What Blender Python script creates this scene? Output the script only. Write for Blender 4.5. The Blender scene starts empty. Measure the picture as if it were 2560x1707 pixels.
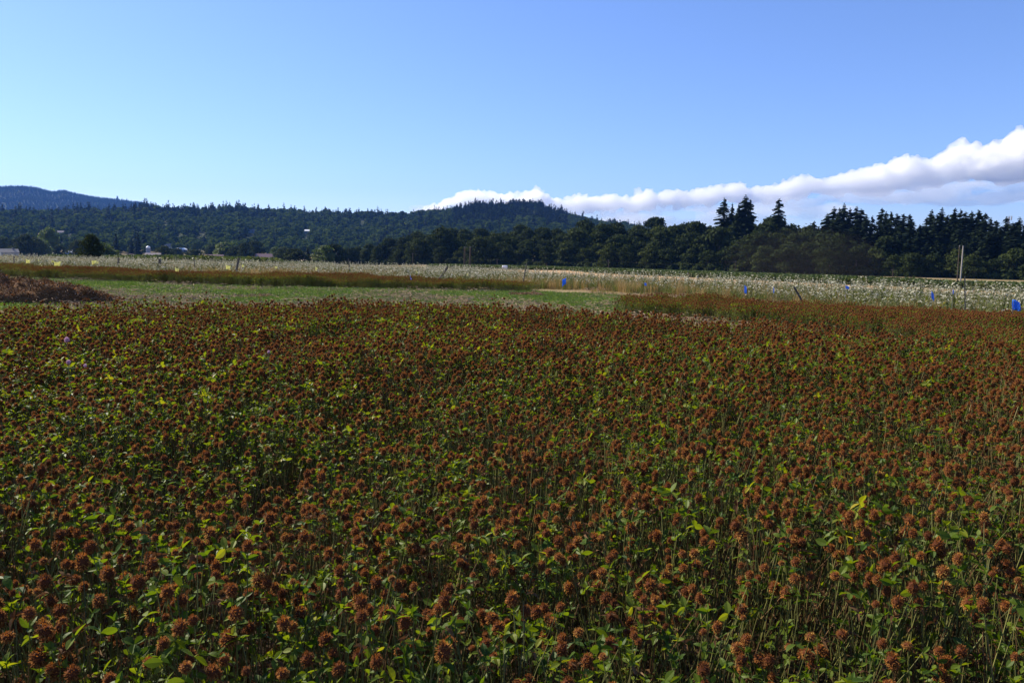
import bpy, math, random
import numpy as np
from mathutils import Vector, Matrix

R = math.radians
SC = bpy.context.scene
COL = SC.collection
rng = np.random.default_rng(11)
random.seed(11)

# ------------------------------------------------------------------ camera
F = 1990.0                       # focal length in pixels of the 2560 px wide frame
PITCH, ROLL, CAM_H = R(5.93), R(0.79), 1.30
cam_d = bpy.data.cameras.new('camera')
cam_d.sensor_width = 36.0
cam_d.lens = 36.0 * F / 2560.0
cam_d.clip_start, cam_d.clip_end = 0.05, 60000.0
cam = bpy.data.objects.new('camera', cam_d)
COL.objects.link(cam)
CAM_M = Matrix.Rotation(math.pi / 2 - PITCH, 4, 'X') @ Matrix.Rotation(ROLL, 4, 'Z')
cam.matrix_world = Matrix.Translation((0, 0, CAM_H)) @ CAM_M
SC.camera = cam

# ------------------------------------------------------------------ sky and sun
SUN_AZ, SUN_EL = R(-60), R(39)   # azimuth from the view axis (+Y), minus is left
w = bpy.data.worlds.new('World')
SC.world = w
w.use_nodes = True
nt = w.node_tree
bg = nt.nodes['Background']
sky = nt.nodes.new('ShaderNodeTexSky')
sky.sky_type = 'NISHITA'
sky.sun_disc = False
sky.sun_elevation = SUN_EL
sky.sun_rotation = SUN_AZ
sky.altitude = 100.0
sky.air_density, sky.dust_density, sky.ozone_density = 1.0, 0.25, 7.0
wb = nt.nodes.new('ShaderNodeMix')          # the camera's cool white balance, the same over the whole sky
wb.data_type, wb.blend_type = 'RGBA', 'MULTIPLY'
wb.inputs['Factor'].default_value = 1.0
wb.inputs['B'].default_value = (1.03, 0.965, 1.12, 1)
nt.links.new(sky.outputs[0], wb.inputs['A'])
nt.links.new(wb.outputs['Result'], bg.inputs[0])
bg.inputs[1].default_value = 0.0915
sun_d = bpy.data.lights.new('sun', 'SUN')
sun_d.energy, sun_d.angle, sun_d.color = 5.0, R(0.53), (1.0, 0.90, 0.70)
sun = bpy.data.objects.new('sun', sun_d)
COL.objects.link(sun)
sdir = Vector((math.sin(SUN_AZ) * math.cos(SUN_EL), math.cos(SUN_AZ) * math.cos(SUN_EL), math.sin(SUN_EL)))
sun.rotation_euler = (-sdir).to_track_quat('-Z', 'Y').to_euler()
SC.view_settings.view_transform = 'Standard'
SC.view_settings.look = 'None'
SC.view_settings.exposure = 0.88
SC.view_settings.gamma = 1.0
SC.view_settings.use_curve_mapping = False
cy = SC.cycles
cy.use_denoising = True
try:
    cy.denoiser = 'OPENIMAGEDENOISE'
    cy.denoising_prefilter = 'ACCURATE'
except Exception:
    pass
cy.max_bounces, cy.diffuse_bounces, cy.glossy_bounces = 24, 3, 2
cy.transmission_bounces, cy.volume_bounces, cy.transparent_max_bounces = 4, 24, 8
cy.sample_clamp_indirect = 6.0

# ------------------------------------------------------------------ pixel helpers
_cm = np.array(CAM_M.to_3x3())
def ray(px, py):
    v = _cm @ np.array([(px - 1280.0) / F, (853.5 - py) / F, -1.0])
    return v / np.linalg.norm(v)
def at(px, py, d):
    """the point seen at a pixel, at horizontal distance d"""
    v = ray(px, py)
    return np.array([0, 0, CAM_H]) + v * (d / math.hypot(v[0], v[1]))
def az_el(px, py):
    v = ray(px, py)
    return math.atan2(v[0], v[1]), v[2] / math.hypot(v[0], v[1])

# ------------------------------------------------------------------ terrain
RIDGE = [(-900, 560), (-400, 535), (0, 530), (122, 523), (200, 524), (313, 522), (354, 513), (435, 520), (530, 520), (599, 517),
         (640, 524), (734, 522), (778, 532), (818, 526), (860, 530), (900, 528), (968, 532), (1022, 534), (1063, 529),
         (1131, 522), (1200, 510), (1280, 506), (1353, 508), (1369, 522), (1407, 533), (1448, 541), (1508, 553),
         (1543, 556), (1700, 585), (2000, 620), (3000, 640)]
MOUNT = [(-1500, 520), (-700, 480), (-300, 470), (0, 474), (54, 472), (90, 476), (109, 482), (131, 487), (160, 484), (190, 492),
         (218, 497), (256, 503), (294, 506), (321, 509), (354, 513), (420, 530), (600, 570), (900, 640), (3000, 650)]
WOOD = [(700, 640, 460), (846, 622, 440), (886, 603, 425), (995, 587, 405), (1104, 576, 385), (1230, 568, 370), (1312, 560, 360),
        (1394, 565, 350), (1503, 565, 335), (1584, 553, 325), (1669, 549, 318), (1718, 545, 312), (1772, 550, 308),
        (1860, 552, 302), (1963, 560, 296), (1998, 568, 293), (2060, 580, 290), (2110, 592, 288), (2192, 598, 285),
        (2300, 600, 282), (2400, 600, 280), (2500, 602, 278), (2560, 604, 276), (2900, 604, 272)]
_ra = np.array([az_el(*p) for p in RIDGE]); _ma = np.array([az_el(*p) for p in MOUNT])
_wa = np.array([az_el(p[0], p[1]) + (p[2],) for p in WOOD])
R_RIDGE, R_MOUNT = 1850.0, 6000.0
def sstep(a, b, x):
    t = np.clip((x - a) / (b - a), 0, 1)
    return t * t * (3 - 2 * t)
def wood_front(az):
    return np.interp(az, _wa[:, 0], _wa[:, 2])
def terrain(x, y):
    x, y = np.asarray(x, float), np.asarray(y, float)
    r = np.hypot(x, y)
    az = np.arctan2(x, y)
    z = -0.0055 * np.clip(y, -60, 420) - 0.011 * np.clip(x, -250, 260)
    left = sstep(-0.06, -0.16, az)
    k = sstep(480, 900, r) * (1 - left) + sstep(120, 430, r) * left
    z = z * (1 - k) + k * (-3.0)
    # ground under the near wood
    wd = wood_front(az)
    top = CAM_H + (wd + 85) * np.interp(az, _wa[:, 0], _wa[:, 1]) - 13.5
    rise = np.clip(top - z, 0, 14) * sstep(_wa[1, 0], _wa[3, 0], az) * sstep(1.45, 1.0, np.abs(az))
    z = z + rise * sstep(4, 95, r - wd) * (1 - 0.8 * sstep(200, 500, r - wd))
    # wooded ridge
    bump = 5 * np.sin(x * 0.013 + 1) * np.sin(y * 0.011) + 3 * np.sin(x * 0.031 + y * 0.017)
    h = np.clip(CAM_H + R_RIDGE * np.interp(az, _ra[:, 0], _ra[:, 1]) - 12.0 + 3, 0, None) * sstep(2.2, 1.2, np.abs(az))
    up = np.clip((r - 900) / (R_RIDGE - 900), 0, 1)
    up = up ** 1.25
    z = z + (h + bump * sstep(1000, 1300, r) * (1 - sstep(1500, 1800, r))) * up * (1 - 0.85 * sstep(R_RIDGE, R_RIDGE + 900, r))
    hm = np.clip(CAM_H + R_MOUNT * np.interp(az, _ma[:, 0], _ma[:, 1]) - 14 + 3, 0, None) * sstep(2.2, 1.2, np.abs(az))
    bm = 22 * np.sin(x * 0.0052 + .6) * np.sin(y * 0.0043 + 1.1) + 9 * np.sin(x * 0.017 - y * 0.008)
    mu = sstep(3600, R_MOUNT, r)
    z = z + (hm + bm * (1 - sstep(5300, 5900, r))) * mu * (1 - 0.6 * sstep(R_MOUNT + 150, R_MOUNT + 1300, r))
    return z
def T(x, y):
    return float(terrain(x, y))
def hit(px, py, d0=950.0, d1=1840.0):
    """distance at which the ray through a pixel meets the hillside"""
    for d in np.arange(d0, d1, 4.0):
        p = at(px, py, d)
        if T(p[0], p[1]) >= p[2]:
            return float(d)
    return d1
def gnd(px, d):
    """ground point in the direction of image column px at distance d"""
    p = at(px, 655, d)
    return np.array([p[0], p[1], T(p[0], p[1])])

# ------------------------------------------------------------------ helpers: materials
def mat(name):
    m = bpy.data.materials.new(name)
    m.use_nodes = True
    m.node_tree.nodes.clear()
    return m, m.node_tree.nodes, m.node_tree.links
def ramp(n, stops):
    r = n.new('ShaderNodeValToRGB')
    e = r.color_ramp.elements
    while len(e) > 1:
        e.remove(e[-1])
    e[0].position, e[0].color = stops[0][0], (*stops[0][1], 1)
    for p, c in stops[1:]:
        k = e.new(p)
        k.color = (*c, 1)
    return r
def veg_mat(name, stops, transl=0.35, rough=0.55, spec=0.3, tcol=(1.25, 1.2, 0.5), noise=None, rnd=0.30):
    """plant material: colour by the per-face tint and a random value per plant"""
    m, n, l = mat(name)
    out = n.new('ShaderNodeOutputMaterial')
    at_ = n.new('ShaderNodeAttribute'); at_.attribute_name = 'tint'
    oi = n.new('ShaderNodeObjectInfo')
    mx = n.new('ShaderNodeMath'); mx.operation = 'MULTIPLY_ADD'
    mx.inputs[1].default_value = rnd
    l.new(oi.outputs['Random'], mx.inputs[0])
    sc_ = n.new('ShaderNodeMath'); sc_.operation = 'MULTIPLY'; sc_.inputs[1].default_value = 1 - rnd
    l.new(at_.outputs['Fac'], sc_.inputs[0]); l.new(sc_.outputs[0], mx.inputs[2])
    r = ramp(n, stops)
    l.new(mx.outputs[0], r.inputs[0])
    col = r.outputs[0]
    if noise:
        tc = n.new('ShaderNodeTexCoord'); nz = n.new('ShaderNodeTexNoise')
        nz.inputs['Scale'].default_value = noise[0]; nz.inputs['Detail'].default_value = 3
        l.new(tc.outputs['Object'], nz.inputs['Vector'])
        mr = n.new('ShaderNodeMapRange'); mr.inputs['To Min'].default_value = 1 - noise[1]; mr.inputs['To Max'].default_value = 1 + noise[1]
        mr.inputs['From Min'].default_value = 0.3; mr.inputs['From Max'].default_value = 0.7
        l.new(nz.outputs['Fac'], mr.inputs['Value'])
        vm = n.new('ShaderNodeVectorMath'); vm.operation = 'SCALE'
        l.new(col, vm.inputs[0]); l.new(mr.outputs[0], vm.inputs['Scale'])
        col = vm.outputs[0]
    b = n.new('ShaderNodeBsdfPrincipled')
    b.inputs['Roughness'].default_value = rough
    b.inputs['Specular IOR Level'].default_value = spec
    l.new(col, b.inputs['Base Color'])
    if transl > 0:
        t = n.new('ShaderNodeBsdfTranslucent')
        tm = n.new('ShaderNodeVectorMath'); tm.operation = 'MULTIPLY'; tm.inputs[1].default_value = tcol
        l.new(col, tm.inputs[0]); l.new(tm.outputs[0], t.inputs['Color'])
        ms = n.new('ShaderNodeMixShader'); ms.inputs[0].default_value = transl
        l.new(b.outputs[0], ms.inputs[1]); l.new(t.outputs[0], ms.inputs[2])
        l.new(ms.outputs[0], out.inputs[0])
    else:
        l.new(b.outputs[0], out.inputs[0])
    return m
def plain_mat(name, c1, c2=None, scale=4.0, rough=0.8, spec=0.25, metal=0.0, bump=0.0, stretch=None, transl=0.0):
    m, n, l = mat(name)
    out = n.new('ShaderNodeOutputMaterial')
    b = n.new('ShaderNodeBsdfPrincipled')
    b.inputs['Roughness'].default_value = rough
    b.inputs['Specular IOR Level'].default_value = spec
    b.inputs['Metallic'].default_value = metal
    tc = n.new('ShaderNodeTexCoord')
    mp = n.new('ShaderNodeMapping')
    if stretch:
        mp.inputs['Scale'].default_value = stretch
    l.new(tc.outputs['Object'], mp.inputs['Vector'])
    nz = n.new('ShaderNodeTexNoise')
    nz.inputs['Scale'].default_value = scale; nz.inputs['Detail'].default_value = 6; nz.inputs['Roughness'].default_value = 0.65
    l.new(mp.outputs[0], nz.inputs['Vector'])
    r = ramp(n, [(0.3, c1), (0.7, c2 or tuple(v * 0.8 for v in c1))])
    l.new(nz.outputs['Fac'], r.inputs[0]); l.new(r.outputs[0], b.inputs['Base Color'])
    if bump:
        bp = n.new('ShaderNodeBump'); bp.inputs['Strength'].default_value = bump
        l.new(nz.outputs['Fac'], bp.inputs['Height']); l.new(bp.outputs[0], b.inputs['Normal'])
    if transl:
        t = n.new('ShaderNodeBsdfTranslucent'); l.new(r.outputs[0], t.inputs['Color'])
        ms = n.new('ShaderNodeMixShader'); ms.inputs[0].default_value = transl
        l.new(b.outputs[0], ms.inputs[1]); l.new(t.outputs[0], ms.inputs[2]); l.new(ms.outputs[0], out.inputs[0])
    else:
        l.new(b.outputs[0], out.inputs[0])
    return m

M = {}
M['head'] = veg_mat('dried_flower_head', [(0, (0.076, 0.034, 0.013)), (0.3, (0.178, 0.068, 0.020)), (0.6, (0.29, 0.114, 0.029)), (0.85, (0.375, 0.178, 0.045)), (1, (0.40, 0.27, 0.075))], 0.32, 0.85, 0.1, (1.2, 0.95, 0.6))
M['core'] = veg_mat('flower_head_core', [(0, (0.06, 0.02, 0.010)), (1, (0.14, 0.045, 0.018))], 0, 0.9, 0.1)
M['pink'] = veg_mat('pink_clover_blossom', [(0, (0.46, 0.23, 0.38)), (1, (0.66, 0.46, 0.58))], 0.3, 0.7, 0.2, (1, 1, 1))
M['leaf'] = veg_mat('clover_leaf', [(0, (0.024, 0.054, 0.009)), (0.4, (0.062, 0.114, 0.012)), (0.75, (0.130, 0.182, 0.018)), (0.95, (0.22, 0.235, 0.024)), (1, (0.40, 0.33, 0.03))], 0.5, 0.5, 0.22, (1.6, 1.42, 0.28))
M['dry'] = veg_mat('dry_leaf', [(0, (0.06, 0.028, 0.012)), (0.6, (0.12, 0.062, 0.026)), (1, (0.22, 0.135, 0.065))], 0.25, 0.8, 0.2, (1, 0.8, 0.6))
M['stem'] = veg_mat('clover_stem', [(0, (0.06, 0.045, 0.02)), (0.4, (0.11, 0.115, 0.03)), (0.75, (0.20, 0.20, 0.06)), (1, (0.20, 0.10, 0.05))], 0.15, 0.6, 0.3)
M['soil'] = plain_mat('plot_soil', (0.022, 0.016, 0.010), (0.05, 0.035, 0.022), 9.0, 0.95, 0.1, bump=0.6)  # coloured near black to deepen the shade between the clover plants
M['short'] = veg_mat('short_clover', [(0, (0.078, 0.148, 0.028)), (0.6, (0.135, 0.212, 0.042)), (1, (0.25, 0.275, 0.08))], 0.4, 0.5, 0.3, (1.3, 1.3, 0.4))
M['straw'] = veg_mat('cut_straw', [(0, (0.22, 0.13, 0.075)), (0.5, (0.40, 0.27, 0.17)), (1, (0.58, 0.44, 0.32))], 0.15, 0.8, 0.2, (1, .9, .7))
M['drygrass'] = veg_mat('dry_grass', [(0, (0.20, 0.14, 0.055)), (0.5, (0.34, 0.25, 0.11)), (1, (0.42, 0.30, 0.16))], 0.3, 0.7, 0.2, (1.1, 1, .7))
M['greengrass'] = veg_mat('meadow_stalk', [(0, (0.07, 0.095, 0.028)), (0.6, (0.13, 0.155, 0.05)), (1, (0.24, 0.22, 0.08))], 0.35, 0.6, 0.25, (1.2, 1.2, .5))
M['umbel'] = veg_mat('white_umbel', [(0, (0.42, 0.41, 0.30)), (0.5, (0.64, 0.62, 0.50)), (1, (0.78, 0.77, 0.68))], 0.3, 0.8, 0.15, (1, 1, .95))
M['bark'] = plain_mat('tree_bark', (0.05, 0.038, 0.028), (0.10, 0.08, 0.06), 3.0, 0.9, 0.15, bump=0.5, stretch=(1, 1, .2))
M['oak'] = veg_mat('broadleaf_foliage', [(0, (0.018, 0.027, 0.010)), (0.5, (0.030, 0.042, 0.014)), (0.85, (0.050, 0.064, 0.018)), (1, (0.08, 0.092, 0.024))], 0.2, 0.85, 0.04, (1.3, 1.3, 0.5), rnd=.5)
M['fir'] = veg_mat('conifer_needles', [(0, (0.009, 0.016, 0.009)), (0.6, (0.017, 0.028, 0.014)), (1, (0.030, 0.044, 0.021))], 0.12, 0.85, 0.04, (1.2, 1.2, 0.6))
M['far_oak'] = veg_mat('hill_foliage', [(0, (0.022, 0.040, 0.010)), (0.5, (0.044, 0.070, 0.016)), (1, (0.11, 0.14, 0.028))], 0.28, 0.85, 0.04, (1.3, 1.3, 0.5), rnd=.55)
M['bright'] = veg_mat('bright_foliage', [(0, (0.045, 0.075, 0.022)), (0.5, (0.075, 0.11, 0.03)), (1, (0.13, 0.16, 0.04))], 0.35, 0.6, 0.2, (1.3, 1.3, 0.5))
M['crop'] = veg_mat('row_crop_leaf', [(0, (0.035, 0.055, 0.02)), (0.6, (0.065, 0.095, 0.034)), (1, (0.13, 0.14, 0.055))], 0.3, 0.6, 0.2, (1.2, 1.2, .5))

# ------------------------------------------------------------------ helpers: meshes
class MB:
    """collects faces for one mesh: verts, faces, material slots, tints"""
    def __init__(self):
        self.v, self.f, self.m, self.t, self.n = [], [], [], [], 0
    def add(self, verts, faces, mi=0, tint=0.5):
        verts = np.asarray(verts, float).reshape(-1, 3)
        self.v.append(verts)
        for fc in faces:
            self.f.append(tuple(int(i) + self.n for i in fc))
        k = len(faces)
        self.m += [mi] * k if np.isscalar(mi) else list(mi)
        self.t += [float(tint)] * k if np.isscalar(tint) else [float(q) for q in tint]
        self.n += len(verts)
    def join(self, o, off=(0, 0, 0), rz=0.0, s=1.0):
        c, sn = math.cos(rz), math.sin(rz)
        rot = np.array([[c, -sn, 0], [sn, c, 0], [0, 0, 1]])
        for v in o.v:
            self.v.append((v @ rot.T) * s + np.asarray(off))
        self.f += [tuple(i + self.n for i in fc) for fc in o.f]
        self.m += o.m; self.t += o.t; self.n += o.n
    def mesh(self, name, mats, smooth=False):
        me = bpy.data.meshes.new(name)
        v = np.concatenate(self.v) if self.v else np.zeros((0, 3))
        me.from_pydata(v.tolist(), [], self.f)
        for k in mats:
            me.materials.append(M[k] if isinstance(k, str) else k)
        if len(self.f):
            me.polygons.foreach_set('material_index', np.array(self.m, np.int32))
            a = me.attributes.new('tint', 'FLOAT', 'FACE')
            a.data.foreach_set('value', np.array(self.t, np.float32))
            if smooth:
                me.polygons.foreach_set('use_smooth', np.ones(len(self.f), bool))
        me.update()
        return me
    def tube(self, pts, rad, sides=5, mi=0, tint=0.5, cap=True):
        pts = [np.asarray(p, float) for p in pts]
        k = len(pts)
        rad = [rad] * k if np.isscalar(rad) else rad
        V, Fc = [], []
        for i, p in enumerate(pts):
            d = pts[min(i + 1, k - 1)] - pts[max(i - 1, 0)]
            d = d / (np.linalg.norm(d) + 1e-12)
            a = np.cross(d, [0, 0, 1]) if abs(d[2]) < 0.95 else np.cross(d, [0, 1, 0])
            a /= np.linalg.norm(a)
            b = np.cross(d, a)
            for j in range(sides):
                t = 2 * math.pi * j / sides
                V.append(p + rad[i] * (a * math.cos(t) + b * math.sin(t)))
        for i in range(k - 1):
            for j in range(sides):
                q = (j + 1) % sides
                Fc.append((i * sides + j, i * sides + q, (i + 1) * sides + q, (i + 1) * sides + j))
        if cap:
            Fc.append(tuple(range((k - 1) * sides, k * sides)))
            Fc.append(tuple(reversed(range(sides))))
        self.add(V, Fc, mi, tint)
    def box(self, lo, hi, mi=0, tint=0.5):
        x0, y0, z0 = lo; x1, y1, z1 = hi
        self.add([(x0, y0, z0), (x1, y0, z0), (x1, y1, z0), (x0, y1, z0), (x0, y0, z1), (x1, y0, z1), (x1, y1, z1), (x0, y1, z1)],
                 [(0, 3, 2, 1), (4, 5, 6, 7), (0, 1, 5, 4), (1, 2, 6, 5), (2, 3, 7, 6), (3, 0, 4, 7)], mi, tint)
    def quads(self, c, u, v, mi=0, tint=None):
        """many quads at once: centres c, half axes u and v (N,3)"""
        N = len(c)
        V = np.stack([c - u - v, c + u - v, c + u + v, c - u + v], 1).reshape(-1, 3)
        idx = np.arange(N * 4).reshape(N, 4)
        self.add(V, idx.tolist(), mi, tint if tint is not None else rng.random(N))

def obj(name, me, parent=None, loc=None):
    o = bpy.data.objects.new(name, me)
    COL.objects.link(o)
    if parent is not None:
        o.parent = parent
    if loc is not None:
        o.location = loc
    return o
def tag(o, label=None, cat=None, group=None, kind=None):
    if label: o['label'] = label
    if cat: o['category'] = cat
    if group: o['group'] = group
    if kind: o['kind'] = kind
    return o
def thing(name, label, cat, loc, rz=0.0, group=None):
    o = bpy.data.objects.new(name, None)
    o.empty_display_size = 0.2
    COL.objects.link(o)
    o.location = loc
    o.rotation_euler = (0, 0, rz)
    return tag(o, label, cat, group)
def unit(v):
    return v / (np.linalg.norm(v, axis=-1, keepdims=True) + 1e-12)

# geometry-node scatter: one object, instances picked from a collection that is not in the scene
def proto_collection(name, meshes):
    c = bpy.data.collections.new(name)
    for i, me in enumerate(meshes):
        o = bpy.data.objects.new('%s_%03d' % (name, i), me)
        c.objects.link(o)
    return c
def scatter(name, pts, idx, rot, scl, coll, label, cat, extra_mesh=None):
    me = bpy.data.meshes.new(name)
    me.from_pydata(np.asarray(pts).tolist(), [], [])
    a = me.attributes.new('pick', 'INT', 'POINT'); a.data.foreach_set('value', np.asarray(idx, np.int32))
    a = me.attributes.new('turn', 'FLOAT_VECTOR', 'POINT'); a.data.foreach_set('vector', np.asarray(rot, np.float32).ravel())
    a = me.attributes.new('size', 'FLOAT_VECTOR', 'POINT'); a.data.foreach_set('vector', np.asarray(scl, np.float32).ravel())
    o = obj(name, me)
    g = bpy.data.node_groups.new(name + '_scatter', 'GeometryNodeTree')
    g.interface.new_socket('Geometry', in_out='INPUT', socket_type='NodeSocketGeometry')
    g.interface.new_socket('Geometry', in_out='OUTPUT', socket_type='NodeSocketGeometry')
    gi, go = g.nodes.new('NodeGroupInput'), g.nodes.new('NodeGroupOutput')
    ci = g.nodes.new('GeometryNodeCollectionInfo')
    ci.inputs['Collection'].default_value = coll
    ci.inputs['Separate Children'].default_value = True
    ci.inputs['Reset Children'].default_value = True
    ip = g.nodes.new('GeometryNodeInstanceOnPoints')
    ip.inputs['Pick Instance'].default_value = True
    def na(nm, ty):
        q = g.nodes.new('GeometryNodeInputNamedAttribute')
        q.data_type = ty
        q.inputs['Name'].default_value = nm
        return [s for s in q.outputs if s.enabled and s.name == 'Attribute'][0]
    L = g.links.new
    L(gi.outputs[0], ip.inputs['Points']); L(ci.outputs[0], ip.inputs['Instance'])
    L(na('pick', 'INT'), ip.inputs['Instance Index'])
    L(na('turn', 'FLOAT_VECTOR'), ip.inputs['Rotation'])
    L(na('size', 'FLOAT_VECTOR'), ip.inputs['Scale'])
    L(ip.outputs[0], go.inputs[0])
    md = o.modifiers.new('scatter', 'NODES')
    md.node_group = g
    tag(o, label, cat, kind='stuff')
    return o
def zrot(n, tilt=0.0):
    r = np.zeros((n, 3)); r[:, 2] = rng.random(n) * 6.283
    if tilt:
        r[:, :2] = rng.normal(0, tilt, (n, 2))
    return r
def uscale(n, a, b):
    s = rng.uniform(a, b, n)
    return np.stack([s, s, s], 1)

# smooth value noise on the ground plane
_ng = rng.random((256, 256))
def vnoise(x, y, s, ox=0):
    x, y = np.asarray(x) / s + 91.7 + ox, np.asarray(y) / s + 37.3 + ox * 2
    xi, yi = np.floor(x).astype(int), np.floor(y).astype(int)
    fx, fy = x - xi, y - yi
    fx, fy = fx * fx * (3 - 2 * fx), fy * fy * (3 - 2 * fy)
    g = lambda a, b: _ng[a % 256, b % 256]
    return (g(xi, yi) * (1 - fx) + g(xi + 1, yi) * fx) * (1 - fy) + (g(xi, yi + 1) * (1 - fx) + g(xi + 1, yi + 1) * fx) * fy

def in_poly(x, y, poly):
    x, y = np.asarray(x), np.asarray(y)
    r = np.zeros(x.shape, bool)
    n = len(poly)
    for i in range(n):
        x1, y1 = poly[i][:2]; x2, y2 = poly[(i + 1) % n][:2]
        c = ((y1 > y) != (y2 > y)) & (x < (x2 - x1) * (y - y1) / (y2 - y1 + 1e-12) + x1)
        r ^= c
    return r
def fill(poly, spacing):
    p = np.array([q[:2] for q in poly])
    (x0, y0), (x1, y1) = p.min(0), p.max(0)
    gx, gy = np.meshgrid(np.arange(x0, x1, spacing), np.arange(y0, y1, spacing))
    gx = gx.ravel() + rng.uniform(-.5, .5, gx.size) * spacing
    gy = gy.ravel() + rng.uniform(-.5, .5, gy.size) * spacing
    k = in_poly(gx, gy, p)
    return gx[k], gy[k]
def pd_poly(near, far):
    """ground polygon from (column, distance) lists of its near and far edge"""
    return [tuple(gnd(*q)) for q in near] + [tuple(gnd(*q)) for q in reversed(far)]

# ------------------------------------------------------------------ ground sheet
def build_ground():
    azs = np.concatenate([np.linspace(-180, -62, 40), np.linspace(-60, -40, 30), np.linspace(-39.8, 39.8, 500), np.linspace(40, 60, 24), np.linspace(62, 178, 38)])
    azs = np.radians(azs)
    rs = np.concatenate([[0.0], np.geomspace(0.5, 500, 80), np.linspace(515, 2200, 80), np.linspace(2260, 4200, 18), np.linspace(4250, 6300, 46), np.linspace(6400, 7300, 8)])
    A, RR = np.meshgrid(azs, rs)
    X, Y = RR * np.sin(A), RR * np.cos(A)
    Z = terrain(X, Y)
    V = np.stack([X, Y, Z], -1).reshape(-1, 3)
    na, nr = len(azs), len(rs)
    i = np.arange(nr - 1)[:, None]; j = np.arange(na)[None, :]; j2 = (j + 1) % na
    Fq = np.stack([i * na + j + 0 * j2, i * na + j2, (i + 1) * na + j2, (i + 1) * na + j + 0 * j2], -1).reshape(-1, 4)
    me = bpy.data.meshes.new('ground')
    me.from_pydata(V.tolist(), [], Fq.tolist())
    me.polygons.foreach_set('use_smooth', np.ones(len(Fq), bool))
    m, n, l = mat('field_ground')
    out = n.new('ShaderNodeOutputMaterial'); b = n.new('ShaderNodeBsdfPrincipled')
    b.inputs['Roughness'].default_value = 0.95; b.inputs['Specular IOR Level'].default_value = 0.1
    geo = n.new('ShaderNodeNewGeometry')
    nz = n.new('ShaderNodeTexNoise'); nz.inputs['Scale'].default_value = 0.35; nz.inputs['Detail'].default_value = 9; nz.inputs['Roughness'].default_value = 0.7
    l.new(geo.outputs['Position'], nz.inputs['Vector'])
    rp = ramp(n, [(0.3, (0.15, 0.11, 0.055)), (0.5, (0.24, 0.18, 0.09)), (0.7, (0.17, 0.155, 0.065))])
    l.new(nz.outputs['Fac'], rp.inputs[0])
    # forest floor on the hills: dark litter, with a few dry clearings
    n2 = n.new('ShaderNodeTexNoise'); n2.inputs['Scale'].default_value = 0.012; n2.inputs['Detail'].default_value = 6
    l.new(geo.outputs['Position'], n2.inputs['Vector'])
    rf = ramp(n, [(0.3, (0.022, 0.032, 0.014)), (0.66, (0.035, 0.045, 0.018)), (0.76, (0.07, 0.065, 0.035))])
    l.new(n2.outputs['Fac'], rf.inputs[0])
    ln = n.new('ShaderNodeVectorMath'); ln.operation = 'LENGTH'
    l.new(geo.outputs['Position'], ln.inputs[0])
    mr = n.new('ShaderNodeMapRange'); mr.inputs['From Min'].default_value = 960; mr.inputs['From Max'].default_value = 1120
    l.new(ln.outputs['Value'], mr.inputs['Value'])
    mx = n.new('ShaderNodeMix'); mx.data_type = 'RGBA'
    l.new(mr.outputs[0], mx.inputs['Factor']); l.new(rp.outputs[0], mx.inputs['A']); l.new(rf.outputs[0], mx.inputs['B'])
    l.new(mx.outputs['Result'], b.inputs['Base Color'])
    bp = n.new('ShaderNodeBump'); bp.inputs['Strength'].default_value = 0.4; bp.inputs['Distance'].default_value = 0.05
    l.new(nz.outputs['Fac'], bp.inputs['Height']); l.new(bp.outputs[0], b.inputs['Normal'])
    l.new(b.outputs[0], out.inputs[0])
    me.materials.append(m)
    o = obj('ground', me)
    tag(o, 'dry tan ground running out to the wooded hills', 'ground', kind='structure')
build_ground()

def sheet(name, poly, m, dz, label, step=None):
    """a flat patch of ground lying dz above the ground sheet"""
    p = np.array([q[:2] for q in poly])
    V = [(x, y, T(x, y) + dz) for x, y in p]
    # triangulate through a fan of strips: near and far edges have equal counts
    h = len(p) // 2
    Fc = [(i, i + 1, len(p) - 2 - i, len(p) - 1 - i) for i in range(h - 1)]
    b = MB(); b.add(V, Fc)
    o = obj(name, b.mesh(name, [m]))
    tag(o, label, 'ground', kind='structure')
    return o

# zones as (image column, distance) edges
A_NEAR = [(-1500, 0.9), (-600, 0.9), (0, 0.9), (640, 0.9), (1280, 0.9), (1900, 0.9), (2560, 0.9), (3200, 0.9), (4000, 0.9)]
A_FAR = [(-1500, 13.0), (-600, 13.2), (0, 13.4), (640, 13.8), (1000, 14.2), (1280, 13.0), (1900, 12.0), (2560, 10.8), (4000, 9.8)]
B_NEAR = [(-700, 56), (0, 48), (190, 40.5), (560, 35.5), (900, 34.3), (1310, 34.5)]
B_FAR = [(-700, 68), (0, 58), (190, 47), (560, 41.5), (900, 41), (1330, 37.5)]
D_NEAR = [(1570, 20.2), (1800, 18.6), (2200, 15.6), (2560, 12.8), (3300, 11.4)]
D_FAR = [(1590, 23.6), (1800, 24.0), (2200, 23.2), (2560, 21.6), (3300, 19.4)]
C_NEAR = [(-700, 22), (250, 20.5), (560, 19.5), (900, 19.8), (1280, 17.2), (1580, 15.2)]
C_FAR = [(-700, 55), (190, 40.2), (560, 35.2), (900, 34.0), (1280, 36), (1580, 33)]
E_NEAR = [(-500, 70), (0, 61), (400, 48), (830, 43), (1186, 41), (1320, 41), (1500, 41), (1700, 35), (1900, 30), (2100, 26.5), (2560, 23.2), (3200, 21)]
E_FAR = [(-500, 150), (0, 130), (400, 100), (830, 100), (1186, 88), (1320, 70), (1500, 56), (1700, 52), (1900, 50), (2100, 47), (2560, 41), (3200, 37)]
polyA, polyB, polyC, polyD, polyE = (pd_poly(a, b) for a, b in ((A_NEAR, A_FAR), (B_NEAR, B_FAR), (C_NEAR, C_FAR), (D_NEAR, D_FAR), (E_NEAR, E_FAR)))
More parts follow.
